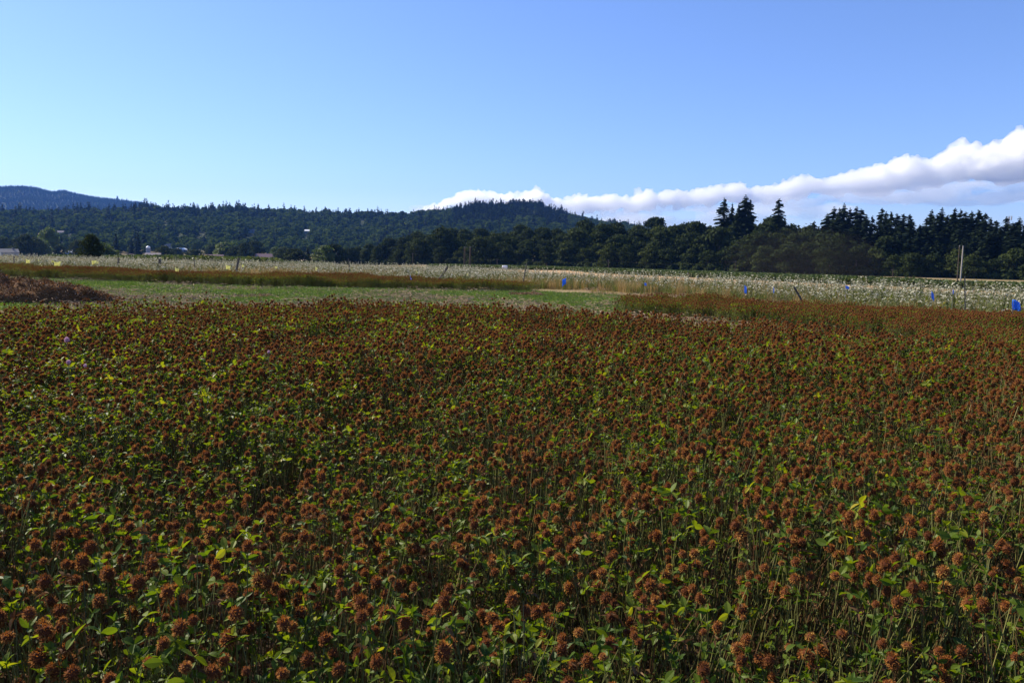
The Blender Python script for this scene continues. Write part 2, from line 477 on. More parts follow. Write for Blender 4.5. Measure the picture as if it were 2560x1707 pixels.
M['green_soil'] = plain_mat('green_strip_soil', (0.07, 0.10, 0.03), (0.13, 0.12, 0.05), 5.0, 0.95, 0.1, bump=0.3)
M['tan'] = plain_mat('mown_tan_stubble', (0.46, 0.30, 0.16), (0.36, 0.235, 0.125), 0.6, 0.95, 0.1)
M['meadow_soil'] = plain_mat('meadow_soil', (0.20, 0.14, 0.08), (0.12, 0.10, 0.05), 2.0, 0.95, 0.1)
near_soil = pd_poly([(-1500, .3), (0, .3), (1280, .3), (2560, .3), (4000, .3)], [(-1500, 13.3), (0, 13.6), (1000, 16.8), (2560, 11.8), (4000, 10.6)])
sheet('soil', near_soil, 'soil', 0.004, 'soil coloured dark for the shade under the near clover plot')
sheet('lawn_soil', pd_poly(C_NEAR, C_FAR), 'green_soil', 0.004, 'mown green strip between the clover plots')
sheet('stubble', pd_poly([(1180, 86), (1400, 64), (1600, 52.5), (1900, 50.5), (2200, 47), (2560, 42), (3300, 37)],
                         [(1180, 175), (1400, 190), (1600, 135), (1900, 100), (2200, 84), (2560, 72), (3300, 62)]), 'tan', 0.006, 'bare tan mown field beyond the white flowers')

# ------------------------------------------------------------------ clover
def leaflet(L, W, fold, curl, n=4):
    """an oval leaflet along +Y, folded along the midrib; returns verts, faces"""
    V, Fc = [], []
    for i in range(n + 1):
        t = i / n
        wd = W * math.sin(math.pi * min(max(t, 0.02), 0.985)) ** 0.75
        y, z = L * t, -curl * L * t * t
        V += [(-wd, y, z + fold * wd), (0, y, z), (wd, y, z + fold * wd)]
    for i in range(n):
        a = i * 3
        Fc += [(a, a + 1, a + 4, a + 3), (a + 1, a + 2, a + 5, a + 4)]
    return np.array(V), Fc
def rot_to(yaw, pitch, roll=0.0):
    return np.array(Matrix.Rotation(yaw, 3, 'Z') @ Matrix.Rotation(pitch, 3, 'X') @ Matrix.Rotation(roll, 3, 'Y'))
def trefoil(size, mi, tint, dry=False, n=4):
    """three leaflets on a short stalk, its centre at the origin, facing up"""
    b = MB()
    y0 = rng.random() * 6.28
    for k in range(3):
        L = size * rng.uniform(0.85, 1.15) * (.7 if dry else 1)
        fold = rng.uniform(0.15, 0.7) if not dry else rng.uniform(0.8, 1.8)
        V, Fc = leaflet(L, L * rng.uniform(0.24, 0.32), fold, rng.uniform(-.1, .5) if not dry else rng.uniform(.3, 1.2), n)
        Rm = rot_to(y0 + k * 2.09 + rng.normal(0, .25), rng.uniform(-.5, 1.25), rng.normal(0, .6))
        b.add(V @ Rm.T, Fc, mi, np.clip(tint + rng.normal(0, .08), 0, 1))
    return b
def fib(n):
    i = np.arange(n) + 0.5
    ph = np.arccos(1 - 2 * i / n); th = math.pi * (1 + 5 ** .5) * i
    return np.stack([np.cos(th) * np.sin(ph), np.sin(th) * np.sin(ph), np.cos(ph)], 1)
def ico():
    t = (1 + 5 ** .5) / 2
    v = np.array([(-1, t, 0), (1, t, 0), (-1, -t, 0), (1, -t, 0), (0, -1, t), (0, 1, t), (0, -1, -t), (0, 1, -t), (t, 0, -1), (t, 0, 1), (-t, 0, -1), (-t, 0, 1)]) / math.hypot(1, t)
    f = [(0, 11, 5), (0, 5, 1), (0, 1, 7), (0, 7, 10), (0, 10, 11), (1, 5, 9), (5, 11, 4), (11, 10, 2), (10, 7, 6), (7, 1, 8), (3, 9, 4), (3, 4, 2), (3, 2, 6), (3, 6, 8), (3, 8, 9), (4, 9, 5), (2, 4, 11), (6, 2, 10), (8, 6, 7), (9, 8, 1)]
    return v, f
ICO_V, ICO_F = ico()
def flower_head(r, n=80, mi_head=0, mi_core=1, base=0.5, el=1.12):
    """a dried clover head: a dark core set with drooping pointed florets"""
    b = MB()
    b.add(ICO_V * np.array([r * .82, r * .82, r * .82 * el]), ICO_F, mi_core, 0.4)
    d = fib(n)
    d = unit(d + rng.normal(0, .10, (n, 3)))
    keep = d[:, 2] > -0.82
    d = d[keep]; n = len(d)
    up = np.array([0, 0, 1.0])
    side = unit(np.cross(d, up) + 1e-3)
    lat = np.cross(side, d)
    rad = np.array([1, 1, el])
    rr = r * rng.uniform(.93, 1.12, (n, 1))
    p0 = d * r * .55 * rad
    droop = rng.uniform(-.22, .22, (n, 1))
    p1 = d * rr * .86 * rad + lat * rr * droop * .4
    p2 = d * rr * rad * 1.04 + lat * rr * (droop + rng.normal(0, .12, (n, 1))) + side * rr * rng.normal(0, .13, (n, 1))
    wv = side * r * rng.uniform(.075, .115, (n, 1)) * (1.0 if n > 60 else 1.9)
    V = np.stack([p0, p1 - wv, p2, p1 + wv], 1).reshape(-1, 3)
    idx = np.arange(n * 4).reshape(n, 4)
    b.add(V, idx.tolist(), mi_head, np.clip(base + rng.normal(0, .22, n) + d[:, 2] * .0, 0, 1))
    return b
CM = ['head', 'core', 'leaf', 'dry', 'stem', 'pink']
def clover_plant(hmin=.36, hmax=.50, n_stem=3, green=0.5, head_r=.0135, lod=0):
    """lists of (part name, MB): one branching stem, its heads and its leaves"""
    stem, heads, leaves = MB(), [], []
    for s in range(n_stem):
        a = rng.random() * 6.28
        H = rng.uniform(hmin, hmax)
        lean = rng.uniform(0.02, 0.15)
        b0 = np.array([rng.normal(0, .012), rng.normal(0, .012), 0])
        tip = np.array([math.cos(a) * lean, math.sin(a) * lean, H])
        mid = (b0 + tip) / 2 + np.array([rng.normal(0, .012), rng.normal(0, .012), 0])
        mid2 = mid * .45 + tip * .55 + rng.normal(0, .006, 3)
        stem.tube([b0, mid, mid2, tip], [.0019, .0016, .0014, .0011], 3, 4, rng.random(), cap=False)
        h = flower_head(head_r * rng.choice([.6, .75, .85, .95, 1.05, 1.2]), 150 if lod == 0 else 30, base=rng.uniform(.08, .90) if lod == 0 else rng.uniform(.4, 1.0), el=rng.uniform(.95, 1.35))
        ax = unit(tip - mid2)
        hb = MB(); hb.join(h, tip + ax * head_r * .6)
        heads.append(hb)
        # leaf pair just under the head
        for q in range(rng.integers(1, 4)):
            if rng.random() < .25 + green * .65:
                t = MB(); dry = rng.random() > .45 + green * .5
                t.join(trefoil(rng.uniform(.014, .026), 3 if dry else 2, rng.uniform(.35, .9), dry, 4 if lod == 0 else 2), tip - ax * rng.uniform(.012, .05) + rng.normal(0, .006, 3))
                leaves.append(t)
    for s in range(6 if lod == 0 else 1):                 # dead stalks without heads
        a = rng.random() * 6.28; ln = rng.uniform(.03, .16); H = rng.uniform(.15, hmax * .92)
        b0 = np.array([rng.normal(0, .04), rng.normal(0, .04), 0])
        stem.tube([b0, b0 + [math.cos(a) * ln * .4, math.sin(a) * ln * .4, H * .55], b0 + [math.cos(a) * ln, math.sin(a) * ln, H]], [.0016, .0014, .0009], 3, 3 if rng.random() < .5 else 4, rng.random(), cap=False)
    for k in range(4 if lod == 0 else 1):                 # withered leaf scraps low in the tangle
        b = MB(); a = rng.random() * 6.28; rr = rng.uniform(.0, .09)
        b.join(trefoil(rng.uniform(.016, .028), 3, rng.random(), True, 2), (math.cos(a) * rr, math.sin(a) * rr, rng.uniform(.03, .30)))
        stem.join(b)
    nl = int(round(3 + 5.8 * green + rng.integers(0, 3)))
    for k in range(nl):
        a = rng.random() * 6.28; rr = rng.uniform(.02, .10); z = rng.uniform(.12, hmax * .91)
        dry = rng.random() > .45 + green * .48
        b = MB()
        c = np.array([math.cos(a) * rr, math.sin(a) * rr, z])
        tint = rng.beta(2.2, 2.2)
        if rng.random() < .025:
            tint = rng.uniform(.9, 1.0)
        b.join(trefoil(rng.uniform(.014, .031) if dry or rng.random() > .05 else .038, 3 if dry else 2, tint, dry, 4 if lod == 0 else 2), c)
        b.tube([np.array([c[0] * .3, c[1] * .3, max(z - .16, .01)]), c * np.array([.75, .75, 1]) - [0, 0, .05], c], .0009, 3, 4, .45, cap=False)
        leaves.append(b)
    return stem, heads, leaves
def joined(stem, heads, leaves):
    b = MB(); b.join(stem)
    for h in heads: b.join(h)
    for q in leaves: b.join(q)
    return b
NVAR = 14
variants = []
for i in range(NVAR):
    g = [.14, .24, .32, .38, .44, .5, .55, .6, .66, .72, .8, .86, .94, 1.0][i]
    variants.append(clover_plant(n_stem=[4, 3, 4, 3, 3, 3, 3, 3, 3, 3, 2, 2, 2, 2][i], green=g, head_r=rng.uniform(.0125, .0150)))
near_coll = proto_collection('clover_variant', [joined(*v).mesh('clover_variant', CM) for v in variants])

ax_, ay_ = fill(polyA, 0.100)
keep = np.hypot(ax_, ay_) > 1.0
ax_, ay_ = ax_[keep], ay_[keep]
gn = .55 * vnoise(ax_, ay_, 1.5) + .45 * vnoise(ax_, ay_, .45, 7)          # patches of green and brown
pick = np.clip(((gn - .5) * 1.15 + .54) * NVAR + rng.normal(0, 3.4, len(ax_)), 0, NVAR - 1).astype(int)
hs = .66 + .30 * vnoise(ax_, ay_, 1.1, 3) + .32 * vnoise(ax_, ay_, .35, 13) + rng.normal(0, .07, len(ax_))
grow = .94 + .26 * sstep(2.2, 7.5, np.hypot(ax_, ay_))
hs *= np.where(vnoise(ax_, ay_, .55, 11) < .14, .5, 1.0)
az_a = terrain(ax_, ay_)
# which plants show largest: the nearest in the frame
Minv = np.linalg.inv(_cm)
q = np.stack([ax_, ay_, az_a + .45 * hs - CAM_H], 0)
cq = Minv @ q
pxs, pys = 1280 + F * cq[0] / -cq[2], 853.5 - F * cq[1] / -cq[2]
inview = (cq[2] < 0) & (pxs > -20) & (pxs < 2580) & (pys < 1730)
dist = np.where(inview, np.linalg.norm(q, axis=0), 1e9)
near_ids = np.argsort(dist)[:296]
far_mask = np.ones(len(ax_), bool); far_mask[near_ids] = False
P = np.stack([ax_, ay_, az_a], 1)
scatter('clover', P[far_mask], pick[far_mask], zrot(far_mask.sum(), .10), np.stack([hs ** .5 * grow, hs ** .5 * grow, hs * (.5 + .5 * grow)], 1)[far_mask] * 1.05,
        near_coll, 'dense rust-brown and green clover filling the near plot', 'clover')
# the nearest plants, each one a thing with its stem, heads and leaves
var_meshes = []
for (st, hd, lv) in variants:
    var_meshes.append((st.mesh('stem', CM), [h.mesh('flower_head', CM) for h in hd], [v.mesh('leaf', CM) for v in lv]))
def spawn_plant(i, vm, loc, rz, sc, label, group):
    t = thing('clover_plant', label, 'clover plant', loc, rz, group)
    t.rotation_euler = (rng.normal(0, .08), rng.normal(0, .08), rz)
    t.scale = sc
    obj('stem', vm[0], t)
    for m_ in vm[1]: obj('flower_head', m_, t)
    for m_ in vm[2]: obj('leaf', m_, t)
    return t
for k in near_ids:
    s = float(hs[k])
    spawn_plant(k, var_meshes[pick[k]], P[k], rng.random() * 6.28, (s ** .5 * 1.07, s ** .5 * 1.07, s * 1.02),
                'dried clover plant with rust-brown heads at the front edge of the plot', 'clover plants nearest the camera')

# the pale pink blossoms standing above the left of the near plot
def pink_plant(px, py, d, label, r=.0165):
    p = at(px, py, d)
    z0 = T(p[0], p[1]); H = p[2] - z0
    t = thing('clover_plant', label, 'clover plant', (p[0], p[1], z0))
    s = MB(); s.tube([(0.01, 0, 0), (0.004, .004, H * .5), (0, 0, H - .01)], [.0022, .0018, .0014], 4, 4, .5)
    obj('stem', s.mesh('stem', CM), t)
    h = flower_head(r, 120, 5, 5, .6, 1.05); hb = MB(); hb.join(h, (0, 0, H))
    obj('flower_head', hb.mesh('flower_head', CM), t)
    for k in range(4):
        b = MB(); b.join(trefoil(.034, 2, rng.uniform(.4, .9)), (rng.normal(0, .02), rng.normal(0, .02), H - .03 - .05 * k))
        obj('leaf', b.mesh('leaf', CM), t)
pink_plant(167, 849, 5.6, 'clover plant with a large pale pink blossom above the brown heads', .017)
pink_plant(171, 905, 5.0, 'clover plant with a small pink blossom below the large one', .013)
pink_plant(213, 914, 5.0, 'clover plant with a pink bud to the right of the other pink blossoms', .010)
pink_plant(672, 880, 5.4, 'clover plant with a lone pink blossom in the middle of the near plot', .011)

# far clover plots: wider tufts with coarse heads
far_vars = []
for i in range(8):
    b = MB()
    for k in range(9):
        g = [.35, .5, .6, .75, .9, .55, .8, 1.0][i]
        v = clover_plant(.34, .48, 3, g, .0165, 1)
        b.join(joined(*v), (rng.uniform(-.15, .15), rng.uniform(-.15, .15), 0), rng.random() * 6.28)
    far_vars.append(b.mesh('clover_tuft', CM))
far_coll = proto_collection('clover_tuft', far_vars)
def plot(poly, name, label, spacing=.26, lo=.9, hi=1.12, bias=0.0):
    x, y = fill(poly, spacing)
    x, y = x + rng.normal(0, .22, len(x)), y + rng.normal(0, .22, len(y))
    g = .6 * vnoise(x, y, 3.0, 5) + .4 * vnoise(x, y, 1.0, 9)
    pk = np.clip(((g - .25) / .5 + bias) * 8 + rng.normal(0, 1.4, len(x)), 0, 7).astype(int)
    hh = rng.uniform(lo, hi, len(x)) * (.74 + .46 * vnoise(x, y, 1.3, 2))
    scatter(name, np.stack([x, y, terrain(x, y)], 1), pk, zrot(len(x), .06), np.stack([hh ** .3, hh ** .3, hh], 1), far_coll, label, 'clover')
plot(polyB, 'clover', 'reddish brown clover strip on the left in front of the white flowers', .26, 1.0, 1.2)
plot(polyD, 'clover', 'reddish brown clover strip on the right below the blue flags', .24, .92, 1.1)

# ------------------------------------------------------------------ mown strip, straw and heaps
def short_patch():
    b = MB()
    for k in range(46):
        t = trefoil(rng.uniform(.018, .03), 0, rng.random(), False, 2)
        b.join(t, (rng.uniform(-.16, .16), rng.uniform(-.16, .16), rng.uniform(.02, .085)))
    for k in range(14):
        a = rng.uniform(-.16, .16, 2); h = rng.uniform(.06, .15)
        d = rng.normal(0, .03, 2)
        b.tube([(a[0], a[1], 0), (a[0] + d[0], a[1] + d[1], h)], [.003, .0012], 3, 0, rng.random(), cap=False)
    return b
short_coll = proto_collection('short_clover', [short_patch().mesh('short_clover', ['short']) for _ in range(5)])
def straw_patch(n=60, spread=.2, up=.05, mats=('straw',)):
    b = MB()
    for k in range(n):
        c = np.array([rng.normal(0, spread), rng.normal(0, spread), abs(rng.normal(0, up)) + .01])
        a = rng.random() * 6.28; L = rng.uniform(.05, .16)
        d = np.array([math.cos(a), math.sin(a), rng.normal(0, .35)]) * L / 2
        b.tube([c - d, c + rng.normal(0, .006, 3), c + d], .0035, 3, rng.integers(0, len(mats)), rng.random(), cap=False)
    return b
straw_coll = proto_collection('straw', [straw_patch().mesh('straw', ['straw']) for _ in range(4)])
x, y = fill(polyC, .19)
bare = vnoise(x, y, 2.2, 4)
d_near = np.hypot(x, y)
k = (bare > .34) | (rng.random(len(x)) < .28)
scatter('short_clover', np.stack([x[k], y[k], terrain(x[k], y[k])], 1), rng.integers(0, 5, k.sum()), zrot(k.sum()), uscale(k.sum(), .8, 1.5), short_coll,
        'short green regrowth on the mown strip between the plots', 'ground cover')
# straw lying along the edge of the near plot and across the mown strip
sx, sy = [], []
S_BAND = pd_poly([(-600, 14.0), (0, 16), (640, 18.4), (1000, 18.6), (1280, 16.8), (1580, 14.8), (1900, 14.0), (2560, 12.6), (3300, 11.6)],
                 [(-600, 25), (0, 26.5), (640, 27.0), (1000, 28.5), (1280, 26), (1580, 20), (1900, 18.8), (2560, 17.2), (3300, 15.6)])
bx, by = fill(S_BAND, .30)
kk = (vnoise(bx, by, 1.6, 6) > .40)
sx.append(bx[kk]); sy.append(by[kk])
bx, by = fill(polyC, .48)
kk = (vnoise(bx, by, 2.4, 14) > .52)
sx.append(bx[kk]); sy.append(by[kk])
F_POLY = pd_poly([(1480, 33), (1580, 27), (1950, 24.5), (2560, 21.8), (3300, 19.6)], [(1480, 42), (1580, 42), (1950, 34), (2560, 26), (3300, 23)])
bx, by = fill(F_POLY, .42)
kk = vnoise(bx, by, 2.0, 18) > .5
sx.append(bx[kk]); sy.append(by[kk])
sx, sy = np.concatenate(sx), np.concatenate(sy)
scatter('straw', np.stack([sx, sy, terrain(sx, sy)], 1), rng.integers(0, 4, len(sx)), zrot(len(sx)), uscale(len(sx), .8, 1.5), straw_coll, 'pale cut straw scattered between the plots', 'straw')
# sparse green weeds over the bare band next to the right-hand plot
bx, by = fill(S_BAND, .34)
kk = vnoise(bx, by, 1.8, 21) > .45
scatter('weeds', np.stack([bx[kk], by[kk], terrain(bx[kk], by[kk])], 1), rng.integers(0, 5, kk.sum()), zrot(kk.sum()), uscale(kk.sum(), .8, 1.3), short_coll,
        'low green weeds along the far edge of the near plot', 'ground cover')

M['heap_soil'] = plain_mat('heap_core', (0.085, 0.043, 0.020), (0.15, 0.08, 0.038), 12.0, 0.95, 0.1, bump=0.8)
def heap(name, label, px, d, lx, ly, h, mats_, n, rz=0.0, tintw=.5, bumps=3):
    p = gnd(px, d)
    t = thing(name, label, 'heap', p, rz)
    ph = rng.random(4) * 6.28
    def top(u, v):
        e = max(0.0, 1 - u * u - v * v) ** .5
        return h * e * (.82 + .26 * math.sin(u * 6 + ph[0]) * math.cos(v * 4 + ph[1]) + .16 * math.sin(u * 15 + ph[2]) * math.cos(v * 9 + ph[3]) + .10 * math.sin(u * 31 + v * 17)) - .02
    V, Fc = [], []
    N = 44
    for i in range(N + 1):
        for j in range(N + 1):
            u, v = -1 + 2 * i / N, -1 + 2 * j / N
            u2, v2 = u * math.sqrt(1 - v * v / 2), v * math.sqrt(1 - u * u / 2)
            V.append((u2 * lx, v2 * ly, top(u2, v2)))
    for i in range(N):
        for j in range(N):
            a = i * (N + 1) + j
            Fc.append((a, a + N + 1, a + N + 2, a + 1))
    b = MB(); b.add(V, Fc)
    obj('mound', b.mesh('mound', ['heap_soil'], True), t)
    c = MB()
    for k in range(n):
        a, rr = rng.random() * 6.28, math.sqrt(rng.random()) * 1.04
        u, v = rr * math.cos(a), rr * math.sin(a)
        q = np.array([u * lx, v * ly, top(min(u, .99), min(v, .99)) + rng.uniform(-.01, .035)])
        a = rng.random() * 6.28; L = rng.uniform(.04, .13)
        dd = np.array([math.cos(a), math.sin(a), rng.normal(0, .6)]) * L / 2
        mi = int(rng.integers(0, len(mats_)))
        if rng.random() < .55:
            c.tube([q - dd, q + rng.normal(0, .015, 3), q + dd], .0045, 3, mi, rng.random(), cap=False)
        else:
            s_ = unit(rng.normal(0, 1, 3)) * rng.uniform(.008, .018)
            s2 = unit(np.cross(s_, rng.normal(0, 1, 3))) * rng.uniform(.008, .016)
            c.quads(q[None], s_[None], s2[None], mi, [rng.random()])
    o = obj('clippings', c.mesh('clippings', list(mats_)), t)
    o['kind'] = 'stuff'
    return t
heap('hay_heap', 'long brown heap of dried cut clover at the left edge', -75, 23.0, 3.6, 1.1, .68, ('head', 'dry', 'dry', 'dry', 'straw'), 17000, .05)
heap('straw_heap', 'small pinkish straw heap at the end of the left clover strip', 1318, 30.5, .9, .5, .22, ('straw', 'straw', 'dry'), 1400)
heap('straw_heap', 'flat pale straw heap on the mown strip left of the near blue flag', 640, 25.6, .95, .5, .16, ('straw', 'straw', 'dry'), 1200)

# ------------------------------------------------------------------ white flower meadow
def carrot(H, n_um, rr, det=11):
    b = MB()
    parts = dict(stem=MB(), umbels=[])
    for u in range(n_um):
        a = rng.random() * 6.28; ln = rng.uniform(.03, .2)
        tip = np.array([math.cos(a) * ln, math.sin(a) * ln, H * rng.uniform(.72, 1.0)])
        parts['stem'].tube([(0, 0, 0), tip * np.array([.35, .35, .55]), tip], [.005, .004, .0025], 3, 1, rng.random(), cap=False)
        ub = MB()
        R0 = rr * rng.uniform(.6, 1.15)
        tl = rng.normal(0, .22, 2)
        ang = rng.random(det) * 6.28; rad = np.sqrt(rng.random(det)) * R0
        c = np.stack([np.cos(ang) * rad, np.sin(ang) * rad, .014 - .012 * (rad / R0) ** 2 + rad * 0], 1)
        c[:, 2] += c[:, 0] * tl[0] + c[:, 1] * tl[1] + rng.normal(0, .006, det)
        s = R0 * .36
        uu = np.tile([[s, 0, s * tl[0]]], (det, 1)) * rng.uniform(.7, 1.2, (det, 1)); vv = np.tile([[0, s, s * tl[1]]], (det, 1)) * rng.uniform(.7, 1.2, (det, 1))
        ub.quads(c + tip, uu, vv, 0, rng.random(det))
        # little rays down to the stalk
        for k in range(5):
            q = c[k] + tip
            ub.tube([tip - [0, 0, .03], q], .0016, 3, 1, .5, cap=False)
        parts['umbels'].append(ub)
    for k in range(7):                                    # feathery leaves
        a = rng.random() * 6.28; z = rng.uniform(.05, H * .65); L = rng.uniform(.08, .2)
        p = np.array([0, 0, z]); dd = np.array([math.cos(a), math.sin(a), rng.uniform(.1, .9)]) * L
        sd = unit(np.cross(dd, [0, 0, 1.])) * L * .16
        parts['stem'].add([p, p + dd * .55 - sd, p + dd, p + dd * .55 + sd], [(0, 1, 2, 3)], 1, rng.random())
    return parts
def carrot_join(pt):
    b = MB(); b.join(pt['stem'])
    for u in pt['umbels']: b.join(u)
    return b
UM = ['umbel', 'greengrass']
def grass_tuft(n, h, spread, mi=0, wdt=.004, seed=True):
    b = MB()
    for k in range(n):
        p = np.array([rng.normal(0, spread), rng.normal(0, spread), 0])
        H = h * rng.uniform(.6, 1.1); d = rng.normal(0, .18, 2) * H
        m1 = p + [d[0] * .3, d[1] * .3, H * .6]; tip = p + [d[0], d[1], H]
        sd = np.array([rng.normal(), rng.normal(), 0]); sd = sd / np.linalg.norm(sd) * wdt
        tn = rng.random()
        b.add([p - sd, p + sd, m1 + sd, m1 - sd, tip], [(0, 1, 2, 3), (3, 2, 4)], mi, tn)
        if seed and rng.random() < .3:
            b.add([tip - [0, 0, .06], tip + sd * 2.5 - [0, 0, .02], tip + [0, 0, .03], tip - sd * 2.5 - [0, 0, .02]], [(0, 1, 2, 3)], mi, tn)
    return b
carrots = [carrot(h_, int(rng.integers(3, 6)), .033) for h_ in (.45, .52, .60, .66, .72, .80, .92)]
meadow_coll = proto_collection('wild_carrot', [carrot_join(c).mesh('wild_carrot', UM) for c in carrots] +
                               [grass_tuft(34, .55, .10, 0, .005).mesh('dry_grass', ['drygrass']) for _ in range(3)] +
                               [grass_tuft(34, .5, .10, 0, .006, False).mesh('green_grass', ['greengrass']) for _ in range(3)])
x, y = fill(polyE, .30)
dn = np.hypot(x, y)
kk = rng.random(len(x)) < np.clip(1.25 - dn / 190, .55, 1)
x, y = x[kk], y[kk]
v = .6 * vnoise(x, y, 6.0, 23) + .4 * vnoise(x, y, 1.7, 29)
wht = v + rng.normal(0, .12, len(x))
pk = np.where(wht > .36 + .20 * np.clip((dn[kk] - 48) / 45, 0, 1), rng.integers(0, 7, len(x)), np.where(rng.random(len(x)) < .55, rng.integers(7, 10, len(x)), rng.integers(10, 13, len(x))))
scatter('wild_carrot', np.stack([x, y, terrain(x, y)], 1), pk, zrot(len(x), .08), uscale(len(x), .66, 1.2), meadow_coll, 'wide meadow of white umbel flowers and dry grass beyond the plots', 'wildflowers')
x, y = fill(F_POLY, .50)
kk = vnoise(x, y, 2.5, 31) > .52
x, y = x[kk], y[kk]
scatter('dry_grass', np.stack([x, y, terrain(x, y)], 1), rng.integers(7, 13, len(x)), zrot(len(x), .1), uscale(len(x), .2, .5), meadow_coll, 'thin dry grass on bare soil before the white flowers', 'grass')
# tall single flowers that stand out above the meadow
tall = [carrot(1.0, 5, .055, 16) for _ in range(3)]
tall_m = [(c['stem'].mesh('stem', UM), [u.mesh('umbel', UM) for u in c['umbels']]) for c in tall]
TALL = [(2197, 707, 46), (2212, 703, 46), (2286, 709, 44), (2487, 717, 40), (2500, 725, 39), (2526, 706, 41), (2545, 712, 40), (2064, 701, 48), (1930, 696, 50), (1850, 690, 51),
        (1770, 685, 52), (1720, 690, 52), (1613, 673, 55), (1605, 680, 55), (1560, 682, 56), (1370, 668, 60), (590, 655, 62), (600, 652, 60), (580, 657, 58), (420, 645, 60),
        (350, 643, 62), (316, 643, 64), (1640, 686, 54), (1685, 692, 53), (2005, 700, 49), (2140, 703, 47), (2255, 706, 45), (2320, 712, 44), (2430, 716, 42), (2555, 722, 40)]
ORD = ['first', 'second', 'third', 'fourth', 'fifth', 'sixth', 'seventh', 'eighth', 'ninth', 'tenth', 'eleventh', 'twelfth', 'thirteenth', 'fourteenth', 'fifteenth', 'sixteenth', 'seventeenth',
       'eighteenth', 'nineteenth', 'twentieth']
ORD += ['twenty-' + o for o in ORD[:9]] + ['thirtieth'] + ['thirty-' + o for o in ORD[:9]] + ['fortieth'] + ['forty-' + o for o in ORD[:9]] + ['fiftieth'] + ['fifty-' + o for o in ORD[:9]]
for i, (px, py, d) in enumerate(sorted(TALL)):
    p = at(px, py, d); z0 = T(p[0], p[1]); s = max(.45, p[2] - z0)
    t = thing('wild_carrot', '%s tall white umbel flower from the left standing above the meadow' % ORD[i], 'wildflower', (p[0], p[1], z0), rng.random() * 6.28, 'tall white flowers above the meadow')
    t.scale = (min(s, 1.1), min(s, 1.1), s)
    vm = tall_m[i % 3]
    obj('stem', vm[0], t)
    for u in vm[1]: obj('umbel', u, t)

# ------------------------------------------------------------------ low crops beyond
def crop_patch(n, w_, h):
    b = MB()
    c = np.stack([rng.uniform(-w_, w_, n), rng.uniform(-w_, w_, n), rng.uniform(.05, h, n)], 1)
    u = unit(rng.normal(0, 1, (n, 3))) * rng.uniform(.07, .16, (n, 1))
    vv = unit(np.cross(u, rng.normal(0, 1, (n, 3)))) * rng.uniform(.05, .13, (n, 1))
    b.quads(c, u, vv, 0, rng.random(n))
    return b
crop_coll = proto_collection('row_crop', [crop_patch(130, .7, .62).mesh('row_crop', ['crop']) for _ in range(4)])
def crop(near, far, label, spacing, s0, s1, name='row_crop', gap=.2):
    x, y = fill(pd_poly(near, far), spacing)
    k = vnoise(x, y, 7, 40) > gap
    x, y = x[k], y[k]
    scatter(name, np.stack([x, y, terrain(x, y)], 1), rng.integers(0, 4, len(x)), zrot(len(x)), uscale(len(x), s0, s1), crop_coll, label, 'crop')
crop([(1080, 140), (1280, 155), (1420, 175), (1500, 128), (1800, 102), (2100, 85), (2290, 82), (2440, 80)], [(1080, 200), (1280, 230), (1420, 240), (1500, 215), (1800, 165), (2100, 130), (2290, 104), (2440, 90)],
     'low dark green crop strip beyond the tan field', 1.15, .75, 1.15)
crop([(2440, 76), (2560, 70), (3000, 62)], [(2440, 100), (2560, 92), (3000, 82)], 'green crop strip at the right end below the wood', 1.1, .75, 1.1)
crop([(120, 200), (300, 175), (420, 125), (640, 122), (690, 140)], [(120, 380), (300, 400), (420, 380), (640, 350), (690, 300)], 'dark green vineyard block in front of the farm buildings', 1.7, 1.3, 1.9, 'vineyard', .05)
crop([(690, 150), (820, 160)], [(690, 200), (820, 210)], 'narrow green strip behind the white flowers left of the wood', 1.2, .8, 1.1)

# ------------------------------------------------------------------ trees
def broadleaf(H, W, n_blob, per, q, base=.14):
    """crown of leaf clumps on a trunk with limbs; unit metres"""
    tr, cr = MB(), MB()
    tr.tube([(0, 0, -.4), (.1, .05, H * .18), (.0, .1, H * .4), (.1, 0, H * .7)], [W * .045, W * .036, W * .028, W * .012], 7, 0, .5)
    z0 = H * base
    blobs = []
    for k in range(n_blob):
        a = rng.random() * 6.28
        t = rng.random()
        zc = z0 + (H - z0) * (.10 + .80 * t)
        env = W * .5 * math.sin(math.pi * min(.95, .30 + .62 * t)) ** .7
        rr = env * math.sqrt(rng.random()) * .78
        rad = W * rng.uniform(.13, .22)
        blobs.append((np.array([math.cos(a) * rr, math.sin(a) * rr, zc]), rad))
    blobs.append((np.array([0, 0, H - W * .15]), W * .17))
    for c, rad in blobs[:6]:
        tr.tube([(.0, .05, H * rng.uniform(.15, .4)), c * np.array([.5, .5, .8]), c], [W * .018, W * .012, W * .004], 5, 0, .5, cap=False)
    for c, rad in blobs:
        d = unit(rng.normal(0, 1, (per, 3)))
        d[:, 2] = np.where(d[:, 2] < -.5, -d[:, 2] * .5, d[:, 2])
        pos = c + d * rad * rng.uniform(.55, 1.12, (per, 1)) * np.array([1, 1, .82])
        nrm = unit(d + rng.normal(0, .55, (per, 3)))
        u = unit(np.cross(nrm, rng.normal(0, 1, (per, 3))))
        v = np.cross(nrm, u)
        s = q * rng.uniform(.5, 1.15, (per, 1))
        cr.quads(pos, u * s, v * s * rng.uniform(.5, 1, (per, 1)), 0, np.clip(rng.normal(rng.uniform(.25, .75), .16, per), 0, 1))
    return tr, cr
